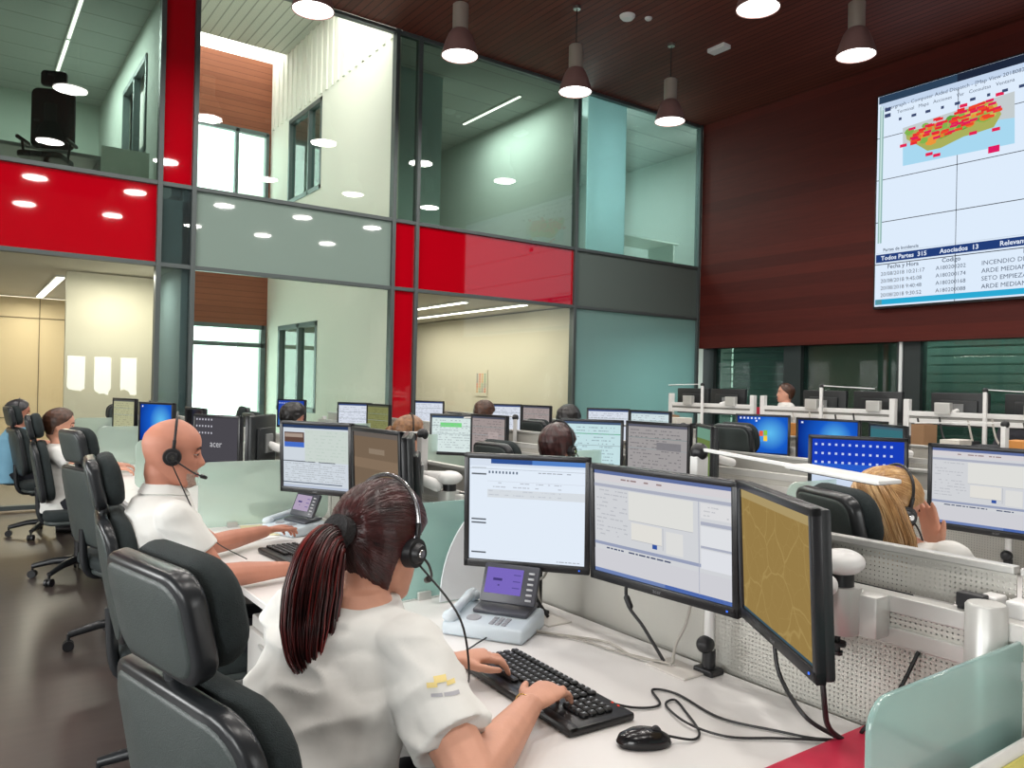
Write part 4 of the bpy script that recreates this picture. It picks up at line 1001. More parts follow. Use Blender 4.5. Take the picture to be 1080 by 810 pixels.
# clutter on the low desks before the far rail
rnd = random.Random(3)
cl = [('binder', 'box file', (60, 64, 70)), ('cardboard_box', 'box', (150, 116, 84)), ('paper_stack', 'papers', (214, 210, 200)), ('document_tray', 'tray', (44, 46, 50)), ('notebook', 'notebook', (206, 140, 70)), ('radio_unit', 'radio', (70, 72, 76))]
ytab = [3.7, 3.45, 3.2, 2.95, 2.7, 2.5, 2.2, 2.0, 1.7, 5.3, 5.0, 4.6, 4.3, 6.7, 6.3, 5.95]
for i, y in enumerate(ytab):
    nm, ct, colr = cl[i % 6]; w = rnd.uniform(.18, .28); d = rnd.uniform(.12, .2); h = rnd.uniform(.26, .50); x = rnd.uniform(6.85, 7.2)
    if nm in ('paper_stack', 'notebook'): h = rnd.uniform(.24, .40)
    pos = ['behind the teal screen', 'below the right-hand rail', 'below the middle rail', 'below the left-hand rail'][0 if y > 3.4 and y < 4 else 1 if y < 3.5 else 2 if y < 5.6 else 3]
    cn = {'binder': 'dark grey', 'cardboard_box': 'brown', 'paper_stack': 'white', 'document_tray': 'black', 'notebook': 'orange', 'radio_unit': 'dark'}[nm]
    b = M()
    if nm in ('paper_stack', 'notebook'):
        for q in range(4): b.add(rbox((rnd.uniform(-.01, .01), rnd.uniform(-.01, .01), h*(q + .5)/4), (w, d, h/4), .002, 1))
    elif nm == 'cardboard_box':
        b.add(box((0, 0, h/2), (w, d, h))).add(box((0, 0, h + .003), (w, .05, .004)))
    elif nm == 'document_tray':
        for q in range(3): b.add(rbox((0, 0, .01 + q*.15), (w, d + .08, .006), .002, 1))
        for s in (-1, 1): b.add(box((0, s*(d + .08)/2, .17), (w*.8, .006, .34)))
    else: b.add(rbox((0, 0, h/2), (w, d, h), .01)).add(cyl((-w/2 - .001, 0, h*.6), (-w/2 - .004, 0, h*.6), .02, n=14))
    near = 'the gap' if y in () else ''
    ob = obj(nm, b, mat('clutter_%s' % nm, colr, .6), None, False, TR(x, y, .742, 0, 0, rnd.uniform(-.2, .2)))
    tag(ob, '%s %s on the low desk %s, item %s from the right' % (cn, nm.replace('_', ' '), pos, ['ninth', 'eighth', 'seventh', 'sixth', 'fifth', 'fourth', 'third', 'second', 'first', 'thirteenth', 'twelfth', 'eleventh', 'tenth', 'sixteenth', 'fifteenth', 'fourteenth'][i]), ct, 'clutter on the low desks')
# cable bundles hanging beneath the far rail
for k, y in enumerate((3.55, 3.1, 2.65, 4.9, 4.4)):
    pts = [(7.42, y, 1.26), (7.38, y - .05, 1.1), (7.3, y - .15, .95), (7.25, y + .05, .86), (7.36, y + .12, 1.0), (7.42, y + .2, 1.24)]
    tube_obj('cable', pts, .009, [CABB, CABG][k % 2], '%s cable looping below the far rail, %s from the right' % (['black', 'grey'][k % 2], ORD[[2, 1, 0, 4, 3][k]]), 'cable', group='cables looping below the far rail')

# calendar poster on the office wall seen through glass
o = thing('wall_calendar', 'small wall calendar with coloured columns on the cream office wall', 'calendar', (8.285, 12.6, 1.52))
obj('sheet', box((0, 0, 0), (.01, .42, .5)), mat('calendar_paper', (216, 210, 192), .7), o)
b = M(); cm = [mat('cal_red', (206, 96, 76), .7), mat('cal_orange', (214, 160, 100), .7), mat('cal_green', (120, 160, 130), .7), mat('cal_grey', (120, 124, 130), .7)]
for i in range(4):
    for j in range(8): b.add(box((-.006, .13 - i*.09, .17 - j*.048), (.003, .05, .03)), [3, 0, 1, 2][(i + (j > 3) + (j > 5)) % 4])
obj('printed_columns', b, cm, o)

# objects in the upper left office
o = thing('office_chair', 'tall black mesh chair in the upper left office behind the glass', 'office chair', (.84, 11.0, ZT - .15), radians(-115))
obj('backrest', slab(.5, .75, .06, .08, .02), BLK, o, True, TR(-.2, 0, 1.05)); obj('headrest', slab(.3, .2, .06, .05, .02), BLK, o, True, TR(-.2, 0, 1.55))
sv, sf = slab(.5, .5, .07, .08, .02); obj('seat', ([(p[2], p[1], p[0] + .5) for p in sv], sf), BLK, o, True)
obj('gas_column', cyl((0, 0, .05), (0, 0, .5), .03), BLK, o, True)
for s in (-1, 1): obj('armrest', M().add(capsule((-.18, s*.27, .72), (.12, s*.27, .72), .025, .025)).add(capsule((0, s*.27, .72), (0, s*.24, .48), .015, .015)), BLK, o, True)
for k in range(5): a = 2*pi*k/5; obj('base_leg', tube([(0, 0, .1), (.3*cos(a), .3*sin(a), .04)], [.03, .02], 8), BLK, o, True)
tag(obj('low_panel', M().add(rbox((1.72, 11.05, 4.15), (.56, .04, .5), .004)).add(box((1.5, 11.05, 3.75), (.04, .3, .32))).add(box((1.95, 11.05, 3.75), (.04, .3, .32))), mat('desk_pale_green', (196, 208, 200), .5)), 'pale low screen panel beside the black mesh chair in the upper left office', 'panel')
tag(obj('side_table', M().add(rbox((.3, 11.9, 4.36), (2.6, .7, .05), .004)).add(box((-.9, 11.9, 3.96), (.04, .6, .76))).add(box((1.5, 11.9, 3.96), (.04, .6, .76))), GRYP), 'grey table behind the glass at the upper left edge', 'table')
tag(obj('desk', M().add(rbox((11.0, 11.2, 4.4), (1.6, .8, .03), .004)).add(box((10.3, 11.2, 3.98), (.04, .7, .82))).add(box((11.7, 11.2, 3.98), (.04, .7, .82))), mat('desk_pale_green', (196, 208, 200))), 'pale desk in the upper right office behind aqua glass', 'desk')
o = thing('office_chair', 'dark chair back behind the desk in the upper right office', 'office chair', (10.2, 11.75, ZT - .15), radians(-90))
obj('backrest', slab(.45, .5, .06, .08, .02), BLK, o, True, TR(.2, 0, .95)); sv, sf = slab(.45, .45, .07, .08, .02); obj('seat', ([(p[2], p[1], p[0] + .5) for p in sv], sf), BLK, o, True); obj('gas_column', cyl((0, 0, .0), (0, 0, .5), .03), BLK, o, True)
# ------------------------------------------------------------------ people
def lut(tab, x):
    return float(np.interp(x, [t[0] for t in tab], [t[1] for t in tab]))
FR = [(-.121, .040), (-.116, .066), (-.105, .080), (-.092, .080), (-.083, .077), (-.07, .082), (-.05, .084), (-.02, .084), (.0, .083), (.015, .085), (.028, .090), (.05, .090), (.07, .082), (.09, .065), (.105, .045), (.116, .022), (.121, .0)]
BK = [(-.121, .03), (-.116, .012), (-.105, -.005), (-.09, -.03), (-.07, -.055), (-.05, -.074), (-.03, -.086), (0, -.098), (.03, -.104), (.06, -.098), (.085, -.080), (.103, -.055), (.115, -.026), (.121, 0)]
WD = [(-.121, .012), (-.116, .030), (-.105, .043), (-.085, .056), (-.06, .064), (-.03, .069), (0, .073), (.03, .076), (.055, .073), (.08, .061), (.1, .043), (.114, .022), (.121, .0)]
def gs(x, s): return math.exp(-(x/s)**2)
def head_vf(off=0.0, cover=None, nt=56, nz=46, face=1.0, zlo=-.121):
    """local head: x forward, y left, z up. cover(theta,z)->0..1 keeps a shell outside the skin (hair, beard)"""
    v = []; f = []
    for i in range(nz + 1):
        u = -cos(pi*i/nz); z = .121*u if zlo <= -.12 else zlo + (.121 - zlo)*(u + 1)/2
        z = max(-.1209, min(.1209, z))
        fr, bk, wd = lut(FR, z), lut(BK, z), lut(WD, z)
        cx = (fr + bk)/2; rx = max((fr - bk)/2, .0005)
        for k in range(nt):
            th = 2*pi*k/nt; th = th - 2*pi if th > pi else th
            ct, st = cos(th), sin(th)
            e = .92
            px = cx + rx*abs(ct)**e*(1 if ct > 0 else -1); py = wd*abs(st)**e*(1 if st > 0 else -1)
            d = 0.0
            if face:
                nose = lut([(-.052, 0), (-.046, .012), (-.036, .027), (-.028, .029), (-.01, .018), (.01, .008), (.022, .002), (.03, 0)], z)
                nw = lut([(-.05, .17), (-.035, .17), (-.01, .12), (.02, .12)], z)
                d += nose*gs(th, nw)
                d += .006*gs(z + .065, .006)*gs(th, .26) + .006*gs(z + .078, .006)*gs(th, .24) - .004*gs(z + .0715, .003)*gs(th, .28)
                d += .006*gs(z + .105, .012)*gs(th, .3)
                d -= .012*gs(abs(th) - .36, .17)*gs(z - .004, .013)
                d += .004*gs(abs(th) - .34, .2)*gs(z - .026, .008)
                d += .004*gs(abs(th) - .75, .3)*gs(z + .022, .016)
            r = sqrt((px - cx)**2 + py**2) or 1e-6
            o = off
            if cover is not None:
                m = cover(th, z); o = off*m - .012*(1 - m)
            s = (r + d*face + o)/r
            zz = z + (o*(z/.121) if abs(z) > .06 else o*.5*(z/.121))
            v.append((cx + (px - cx)*s, py*s, zz))
    for i in range(nz):
        for k in range(nt): j = (k + 1) % nt; f.append((i*nt+k, i*nt+j, (i+1)*nt+j, (i+1)*nt+k))
    f.append(tuple(reversed(range(nt)))); f.append(tuple(range(nz*nt, (nz+1)*nt)))
    return v, f
def sstep(a, b, x):
    t = max(0, min(1, (x - a)/(b - a))); return t*t*(3 - 2*t)
def hair_cover(th, z, low=-.085, front=.072):
    a = abs(th)
    line = lut([(-.12, 2.1), (-.06, 1.95), (-.02, 1.75), (.0, 1.45), (.03, 1.0), (.055, .72), (front, .35), (front + .02, -.4), (.13, -1)], z)
    lo = lut([(0, .1), (1.3, .02), (1.55, -.005), (1.8, -.035), (2.2, low + .012), (3.2, low)], a)
    return sstep(line - .05, line + .12, a)*sstep(lo - .012, lo + .012, z)
def beard_cover(th, z):
    a = abs(th)
    return sstep(1.25, .95, a)*max(sstep(-.060, -.072, z - .012*max(0, a - .4)), sstep(.62, .45, a)*sstep(-.046, -.052, z))*(1 - gs(th, .26)*gs(z + .0725, .007))
def hand(B, w, f, n, side, curl=(18, 28, 22), sc=1.0, spread=.08, thumb=(.7, .65, -.25), r0=1.0):
    """w wrist, f pointing direction, n back-of-hand direction, side +1 right hand"""
    w = Vector(w); f = Vector(f).normalized(); n = Vector(n); n = (n - f*n.dot(f)).normalized(); t = n.cross(f)*side
    L = .088*sc
    B.add(loft([(w - f*.03, t*.024*sc, n*.017*sc), (w, t*.026*sc, n*.0165*sc), (w + f*L*.35, t*.035*sc, n*.0155*sc), (w + f*L*.75, t*.040*sc, n*.0145*sc), (w + f*L, t*.038*sc, n*.011*sc)], 18))
    for i, (o, l) in enumerate(((.029, .070), (.010, .079), (-.010, .074), (-.0285, .058))):
        l *= sc; p = w + f*(L*(.93 if i else .9) - (.008*sc if i == 3 else 0)) + t*o*sc
        d0 = (f + t*(spread*(1.2 - i*.8))).normalized(); ang = 0; q = p - d0*.02
        rr = (.0088, .0082, .0074, .0064)
        for s_, (ll, cu) in enumerate(zip((.45, .31, .24), curl)):
            ang += radians(cu + (3 if i == 1 else 0)); d = d0*cos(ang) - n*sin(ang); e = p + d*l*ll
            B.add(capsule(q if s_ == 0 else p, e, rr[s_]*sc*r0*(.93 if i == 3 else 1), rr[s_+1]*sc*r0*(.93 if i == 3 else 1), 10)); p = e
    d = (f*thumb[0] + t*thumb[1] + n*thumb[2]).normalized(); p = w + f*.022*sc + t*.024*sc; e = p + d*.042*sc
    B.add(capsule(p, e, .014*sc, .011*sc, 10)); d2 = (d + f*.5).normalized(); g = e + d2*.030*sc
    B.add(capsule(e, g, .0105*sc, .0093*sc, 10)); B.add(capsule(g, g + (d2 + f*.3).normalized()*.020*sc, .0092*sc, .0075*sc, 10))
def remesh(mb, vox, it=3, name='body', wr=None):
    me = mb.mesh(name)
    bm = bmesh.new(); bm.from_mesh(me); bmesh.ops.recalc_face_normals(bm, faces=bm.faces[:]); bm.to_mesh(me); bm.free()
    o = bpy.data.objects.new('tmp', me); COL.objects.link(o)
    md = o.modifiers.new('r', 'REMESH'); md.mode = 'VOXEL'; md.voxel_size = vox; md.use_smooth_shade = True
    if it:
        s = o.modifiers.new('s', 'SMOOTH'); s.factor = .5; s.iterations = it
    dg = bpy.context.evaluated_depsgraph_get(); out = bpy.data.meshes.new_from_object(o.evaluated_get(dg))
    bpy.data.objects.remove(o); out.name = name
    if wr:
        nrm = [v.normal.copy() for v in out.vertices]
        for v, nn in zip(out.vertices, nrm): v.co = v.co + nn*wr(v.co)
        out.update()
    return out
def mobj(name, me, m, parent=None, T=None, label=None):
    me.materials.clear(); me.materials.append(m)
    me.polygons.foreach_set('use_smooth', [True]*len(me.polygons))
    o = bpy.data.objects.new(name, me); COL.objects.link(o)
    if parent: o.parent = parent
    if T is not None: o.matrix_local = T
    if label: o['label'] = label
    return o
def wrinkle(amp):
    def f(p):
        q = Vector((p.x*7 + p.z*4, p.y*7 - p.z*3, p.z*16))
        a = noise.noise(q); b_ = noise.noise(Vector((p.x*22, p.y*22, p.z*30)))
        r = (1 - abs(a)*2.2)
        return max(amp*(max(r, -.5)*.9 + .25*b_) - amp*.3, -.003)
    return f
def hairmat(name, c1, c2, stretch=(1, 1, 1)):
    if name in _m: return _m[name]
    m = bpy.data.materials.new(name); m.use_nodes = True; nt = m.node_tree; b = nt.nodes['Principled BSDF']
    tc = nt.nodes.new('ShaderNodeTexCoord'); mp = nt.nodes.new('ShaderNodeMapping'); mp.inputs['Scale'].default_value = stretch
    n = nt.nodes.new('ShaderNodeTexNoise'); n.inputs['Scale'].default_value = 40; n.inputs['Detail'].default_value = 5
    nt.links.new(tc.outputs['Object'], mp.inputs[0]); nt.links.new(mp.outputs[0], n.inputs['Vector'])
    r = nt.nodes.new('ShaderNodeValToRGB'); r.color_ramp.elements[0].position = .32; r.color_ramp.elements[1].position = .68
    r.color_ramp.elements[0].color = L3(c1) + (1,); r.color_ramp.elements[1].color = L3(c2) + (1,)
    nt.links.new(n.outputs['Fac'], r.inputs[0]); nt.links.new(r.outputs[0], b.inputs['Base Color'])
    bp = nt.nodes.new('ShaderNodeBump'); bp.inputs['Strength'].default_value = .35; bp.inputs['Distance'].default_value = .004
    nt.links.new(n.outputs['Fac'], bp.inputs['Height']); nt.links.new(bp.outputs[0], b.inputs['Normal'])
    b.inputs['Roughness'].default_value = .38; b.inputs['Specular IOR Level'].default_value = .5
    _m[name] = m; return m
def person(name_label, base, yaw, tors, head, hyaw, hpitch, sh, el, wr, hd, skinm, shirtm, hairm=None, hair='short', vox=.0045, arm=1.0, headsc=1.0, curl=(18, 28, 22), pants=PANTS, collar=False,
           beard=None, group=None, knees=.46, seatz=.50, sleeve=.62, wramp=.005, finger=1.0, bare=False, thumb=(.7, .65, -.25), hroll=0.0, pony=None, hair2=None, hair3=None, hlow=-.075, nst=46):
    """tors: list of (x,y,z,halfwidth,halfdepth) bottom to top; sh/el/wr: (right, left) tuples; hd: ((dir, back-of-hand), (dir, back-of-hand))"""
    bx, by = base; O = Vector((bx, by, 0)); fwv = Vector((cos(yaw), sin(yaw), 0)); lf = Vector((-sin(yaw), cos(yaw), 0))
    Lc = lambda p: Vector(p) - O
    B = M()
    B.add(loft([(Lc(t[:3]), lf*t[3], fwv*t[4]) for t in tors], 28))
    top = Lc(tors[-1][:3])
    H = Matrix.Translation(Lc(head)) @ Matrix.Rotation(hyaw, 4, 'Z') @ Matrix.Rotation(hpitch, 4, 'Y') @ Matrix.Rotation(hroll, 4, 'X') @ Matrix.Scale(headsc, 4)
    B.add(head_vf(), T=H)
    nk = H @ Vector((-.028, 0, -.075))
    B.add(loft([(top - Vector((0, 0, .05)), lf*.075, fwv*.062), (top, lf*.060*headsc, fwv*.058*headsc), (top.lerp(nk, .5), lf*.055*headsc, fwv*.056*headsc), (nk, lf*.054*headsc, fwv*.058*headsc), (nk + Vector((0, 0, .04)), lf*.05, fwv*.055)], 20))
    for s in (-1, 1):   # ears
        E = H @ TR(-.004, s*.074, -.008, 0, 0, s*radians(-20))
        B.add(ell((0, 0, 0), (.017, .0085, .030), 8), T=E); B.add(ell((-.003, s*.004, .008), (.017, .006, .02), 8), T=E)
    for i, side in ((0, 1), (1, -1)):
        S, Ev, W = Lc(sh[i]), Lc(el[i]), Lc(wr[i])
        B.add(capsule(S, S.lerp(Ev, .5), .050*arm, .047*arm)); B.add(capsule(S.lerp(Ev, .45), Ev, .047*arm, .041*arm))
        mid = Ev.lerp(W, .35); B.add(capsule(Ev, mid, .041*arm, .041*arm)); B.add(capsule(mid, Ev.lerp(W, .95), .041*arm, .027*sqrt(arm)))
        d, n = hd[i]; hand(B, W, d, n, side, curl, sc=1.0 if not bare else 1.0, r0=finger, thumb=thumb)
    hz = seatz + .045; kn = []
    for s in (-1, 1):
        hp = Vector((tors[0][0], tors[0][1], hz)) - O + lf*s*.09; k = hp + fwv*knees + lf*s*.03; k.z = .50
        an = k + fwv*-.03; an.z = .09
        B.add(capsule(hp, k, .078, .056)); B.add(capsule(k, an, .054, .038)); B.add(capsule(an + Vector((0, 0, -.03)), an + fwv*.14 + Vector((0, 0, -.05)), .036, .03)); kn.append((hp, k, an))
    me = remesh(B, vox, 3, 'person_body')
    o = mobj('person', me, skinm); o.location = O; tag(o, name_label, 'person', group)
    # shirt
    S_ = M(); g = .016
    S_.add(loft([(Lc(t[:3]), lf*(t[3] + g), fwv*(t[4] + g)) for t in tors[:-1]] + [(top - Vector((0, 0, .012)), lf*.072*headsc, fwv*.068*headsc)], 28))
    for i in (0, 1):
        S, Ev = Lc(sh[i]), Lc(el[i]); c0 = S.lerp(Ev, sleeve)
        S_.add(capsule(top.lerp(S, .5) - Vector((0, 0, .035)), S - Vector((0, 0, .004)), .052*arm, .060*arm))
        S_.add(tube([S - (c0 - S).normalized()*.01, S.lerp(c0, .5), c0], [.062*arm, .064*arm, .066*arm], 18)); S_.add(ell(tuple(S), (.062*arm,)*3, 10))
    sm = remesh(S_, max(vox, .006), 3, 'shirt', wrinkle(wramp))
    so = mobj('shirt', sm, shirtm, o)
    if collar:
        cpts = []; cen = top + Vector((0, 0, -.004))
        vv = []; ff = []; N = 28
        for r, z in ((.066, -.012), (.062, .022), (.070, .026), (.088, -.004), (.080, -.012)):
            for k in range(N):
                a = 2*pi*k/N; vv.append(tuple(cen + lf*(r*cos(a)) + fwv*(r*.98*sin(a) + .004) + Vector((0, 0, z - .014*max(0, sin(a))))))
        for i in range(4):
            for k in range(N):
                if abs(k - N/4) < 1.1: continue
                j = (k + 1) % N; ff.append((i*N+k, i*N+j, (i+1)*N+j, (i+1)*N+k))
        obj('collar', (vv, ff), shirtm, o, True)
    P_ = M()
    tb = tors[0]
    P_.add(loft([(Lc((tb[0], tb[1], seatz - .02)), lf*(tb[3] + .0), fwv*tb[4]), (Lc((tb[0], tb[1], seatz + .10)), lf*(tb[3] + .006), fwv*(tb[4] + .006))], 24))
    for hp, k, an in kn: P_.add(capsule(hp, k, .088, .066)); P_.add(capsule(k, an, .064, .052))
    mobj('trousers', remesh(P_, .010, 3, 'trousers'), pants, o)
    for hp, k, an in kn: obj('shoe', M().add(loft([(an - fwv*.05 + Vector((0, 0, -.05)), lf*.034, Vector((0, 0, .038))), (an + fwv*.05 + Vector((0, 0, -.055)), lf*.045, Vector((0, 0, .034))), (an + fwv*.16 + Vector((0, 0, -.065)), lf*.044, Vector((0, 0, .024))), (an + fwv*.20 + Vector((0, 0, -.07)), lf*.02, Vector((0, 0, .016)))], 16)), SHOE, o, True)
    if hairm:
        if hair == 'pulled': cov = lambda th, z: hair_cover(th, z, hlow, .066); off = .013
        elif hair == 'full': cov = lambda th, z: hair_cover(th, z, -.11, .075); off = .026
        else: cov = lambda th, z: hair_cover(th, z, -.07, .07); off = .014
        hv, hf = head_vf(off, cov, 110, 90, 0.0)
        if hair in ('pulled', 'full'):
            # combed strands: ridges running from the hairline to the knot
            hv = [(x + .0016*sin(55*z + 18*atan2(y, x + .02))*(1 if x < .06 else .3), y*(1 + .012*sin(70*z + 9*x*10)), z) for x, y, z in hv]
        if hair == 'full': hv = [(x*(1 + .05*noise.noise(Vector((x*40, y*40, z*40)))), y*(1 + .08*noise.noise(Vector((x*30 + 5, y*30, z*30)))), z*(1.03)) for x, y, z in hv]
        hb = M(); hb.add((hv, hf)); hms = [hairm]
        if hair == 'pulled' and vox < .008:
            from mathutils.bvhtree import BVHTree
            bv = BVHTree.FromPolygons([Vector(p) for p in hv], hf); hms = [hairm, hair3 or hair2 or hairm]; rn = random.Random(4); ctr = Vector((-.01, 0, .01)); K = Vector((-.135, .0, .028 if True else 0)) - ctr
            for q in range(460):
                a = rn.uniform(-pi, pi); z = lut([(0, .064), (.4, .062), (.75, .05), (1.0, .028), (1.45, -.004), (1.8, -.038), (2.2, hlow + .011), (3.2, hlow + .001)], abs(a)) + rn.uniform(-.003, .03)
                d0 = Vector((.085*cos(a), .075*sin(a), z)) - ctr; d0.normalize(); dk = (K + Vector((0, rn.uniform(-.012, .012), rn.uniform(-.012, .012)))).normalized()
                om = math.acos(max(-1, min(1, d0.dot(dk)))); pts = []
                if om < .25 or om > 3.0: continue
                for i in range(15):
                    t = .02 + i/14*.97; d = (d0*sin((1-t)*om) + dk*sin(t*om))/sin(om); d.z += .10*sin(pi*t)*(1 if d0.z > 0 else -.2); d.normalize()
                    h_ = bv.ray_cast(ctr + d*.3, -d)
                    if h_[0] is not None: pts.append(h_[0] - d*.0006)
                if len(pts) > 5: hb.add(tube(pts, [.0008] + [rn.uniform(.0010, .0017)]*(len(pts) - 2) + [.0012], 5), 1 if rn.random() < .35 else 0)
        obj('hair', hb, hms, o, True, H)
    if pony:
        path, rad = pony; path = smooth_path([Lc(p) for p in path], 6); n_ = len(path); rr_ = [float(np.interp(i/(n_-1), np.linspace(0, 1, len(rad)), rad)) for i in range(n_)]
        pb = M(); pb.add(tube(path, [r*.86 for r in rr_], 16)); rn = random.Random(11)
        for k in range(nst):
            a = rn.uniform(0, 2*pi); fr_ = rn.uniform(.72, 1.0 if nst < 60 else 1.12); tw = rn.uniform(-.5, .5); end = rn.randint(int(n_*.72), n_); pp = []; r2 = []
            for i in range(0, end):
                t = (path[min(i+1, n_-1)] - path[max(i-1, 0)]).normalized(); u = t.orthogonal().normalized() if i == 0 else (u - t*u.dot(t)).normalized(); s2 = t.cross(u)
                aa = a + tw*i/n_; pp.append(path[i] + (u*cos(aa) + s2*sin(aa))*rr_[i]*fr_); r2.append((.0036 if nst < 60 else .0020)*(1 - .6*i/n_)*min(1, rr_[i]/.02))
            if len(pp) > 2: pb.add(tube(pp, r2, 5), 1 if rn.random() < .4 else 0)
        obj('ponytail', pb, [hairm, hair2 or hairm], o, True)
    if beard: obj('beard', head_vf(.0022, beard_cover, 64, 60, 1.0), beard, o, True, H)
    # face details
    e = M()
    for s in (-1, 1): e.add(ell((.0705, s*.0305, .004), (.0105, .0105, .0095), 8))
    obj('eyeballs', e, mat('eye_white', (186, 178, 170), .3), o, True, H)
    e = M()
    for s in (-1, 1): e.add(ell((.0785, s*.031, .0025), (.0046, .0060, .0050), 8))
    obj('irises', e, mat('eye_dark', (40, 28, 22), .2), o, True, H)
    e = M(); fl = M()
    for s in (-1, 1):
        e.add(tube([(.0885, s*.015, .022), (.0865, s*.030, .0275), (.076, s*.046, .022)], [.003, .0034, .0018], 6))
        fl.add(tube([(.0785, s*.018, .009), (.0815, s*.031, .0115), (.072, s*.045, .007)], [.004, .0062, .004], 8)); fl.add(tube([(.078, s*.019, -.002), (.0795, s*.031, -.0055), (.071, s*.043, -.001)], [.0025, .0035, .0025], 8))
    obj('eyebrows', e, mat('brow_dark', (58, 40, 32), .8), o, True, H); obj('eyelids', fl, skinm, o, True, H)
    e = M(); e.add(tube([(.0815, .022, -.0715), (.0885, .010, -.068), (.0895, 0, -.0695), (.0885, -.010, -.068), (.0815, -.022, -.0715)], [.0015, .0035, .0038, .0035, .0015], 8)).add(tube([(.0815, .020, -.073), (.0885, .008, -.0765), (.0885, -.008, -.0765), (.0815, -.020, -.073)], [.0015, .004, .004, .0015], 8))
    obj('lips', e, mat('lip', (168, 92, 84), .5), o, True, H)
    return o, H, O
def headset(H, O, label, cord=None, silver=True, two=True):
    o = thing('headset', label, 'headset', O, 0, 'telephone headsets worn by the operators')
    pts = [(-.002, -.088, .01), (.0, -.093, .05), (.0, -.078, .095), (.0, -.045, .128), (.0, 0, .142), (.0, .045, .128), (.0, .078, .095), (.0, .093, .05), (-.002, .088, .01)]
    obj('headband', M().add(tube(smooth_path(pts, 5), .0045, 8)), mat('headband_steel', (150, 150, 152), .25, metal=.9) if silver else BLK, o, True, H)
    for s in (-1, 1):
        obj('ear_cushion', M().add(cyl((-.002, s*.080, -.008), (-.002, s*.100, -.008), .031, .029, 24)).add(cyl((-.002, s*.099, -.008), (-.002, s*.111, -.008), .021, .016, 20)), BLK, o, True, H)
        obj('earpiece_cap', cyl((-.002, s*.1105, -.008), (-.002, s*.1125, -.008), .009, .008, 14), CHROME, o, True, H)
        obj('slider', M().add(rbox((0, s*.094, .035), (.012, .008, .035), .003)), BLK, o, True, H)
    obj('microphone_boom', M().add(tube(smooth_path([(.0, -.108, -.012), (.03, -.106, -.03), (.075, -.085, -.058), (.108, -.055, -.072)], 6), .0028, 8)).add(capsule((.100, -.062, -.069), (.114, -.046, -.075), .0075, .0065)), BLK, o, True, H)
    if cord: obj('cord', tube(smooth_path([H @ Vector((0, -.106, -.03))] + [Vector(p) - O for p in cord], 8), .0022, 6), CABB, o, True)
    return o
def decal(target, origin, direction, w, h, rects, name, parent):
    """small print laid on a garment: rays are cast so it follows the cloth"""
    from mathutils.bvhtree import BVHTree
    me = target.data; bv = BVHTree.FromPolygons([v.co for v in me.vertices], [tuple(p.vertices) for p in me.polygons])
    d = Vector(direction).normalized(); sx = d.cross(Vector((0, 0, 1))).normalized(); sy = sx.cross(d); b = M(); ms = []
    for (u0, v0, u1, v1, m) in rects:
        if m not in ms: ms.append(m)
        n1, n2 = 5, 3; g = {}
        for i in range(n1 + 1):
            for j in range(n2 + 1):
                p = Vector(origin) + sx*((u0 + (u1 - u0)*i/n1) - .5)*w + sy*((v0 + (v1 - v0)*j/n2) - .5)*h
                hit = bv.ray_cast(p, d)
                if hit[0] is not None: g[(i, j)] = tuple(hit[0] - d*.0015)
        for i in range(n1):
            for j in range(n2):
                k4 = [(i, j), (i+1, j), (i+1, j+1), (i, j+1)]
                if all(k in g for k in k4): b.add(([g[k] for k in k4], [(0, 1, 2, 3)]), ms.index(m))
    if b.v: obj(name, b, ms, parent)
UPV = Vector((0, 0, 1))
# --- red-haired woman in the foreground
SKW = skin('skin_fair', (206, 152, 128)); SKM = skin('skin_tanned', (190, 130, 108))
HRED = hairmat('hair_dark_red', (30, 14, 15), (70, 24, 24), (.25, 1, 1))
HRED2 = hairmat('hair_red_highlight', (74, 22, 23), (126, 42, 40), (1, 1, .3)); HRED3 = hairmat('hair_red_soft', (34, 15, 16), (66, 24, 24), (1, 1, .3))
HREDP = HRED
wyaw = radians(20)
wo, wH, wO = person('woman with dark red ponytail and headset in white polo shirt typing at the near desk', (.52, 1.37), wyaw,
    [(.50, 1.365, .48, .18, .135), (.51, 1.37, .58, .17, .13), (.53, 1.38, .68, .158, .12), (.555, 1.39, .78, .165, .12), (.60, 1.41, .88, .168, .116), (.63, 1.425, .955, .155, .10), (.645, 1.435, 1.005, .11, .08), (.655, 1.44, 1.045, .066, .062)],
    (.72, 1.462, 1.122), radians(24), radians(8), ((.695, 1.285, .955), (.585, 1.575, .955)), ((.715, 1.085, .795), (.72, 1.70, .80)), ((.975, 1.272, .80), (.97, 1.575, .80)),
    ((Vector((.93, .34, .10)), Vector((-.1, -.1, 1))), (Vector((.93, -.34, .10)), Vector((-.1, .1, 1)))), SKW, SHIRT, HRED, 'pulled', .0045, arm=1.08, curl=(22, 28, 22), sleeve=.72, wramp=.014, hair2=HRED2, hair3=HRED3, nst=260, hlow=-.098,
    pony=([(.61, 1.42, 1.135), (.587, 1.41, 1.145), (.565, 1.40, 1.115), (.549, 1.39, 1.06), (.540, 1.382, 1.0), (.538, 1.375, .95), (.548, 1.36, .905), (.55, 1.35, .885)], [.020, .034, .043, .049, .047, .036, .018, .006]))
obj('hair_tie', M().add(tube([wH @ Vector((-.118, .0, .022)), wH @ Vector((-.142, .0, .030))], [.034, .031], 20)), mat('scrunchie', (20, 18, 20), .8, bump=.6, bscale=120), wo, True)
obj('bracelet', tube([Vector((.952, 1.262, .80)) - wO + Vector((0.29, 0.0, 0)).cross(Vector((0, 0, 1)))*0 + Vector((-.25*cos(a)*0, .031*cos(a)*1.0, .027*sin(a))) for a in [2*pi*k/24 for k in range(25)]], .0016, 6, False), mat('gold', (200, 160, 90), .25, metal=1), wo, True)
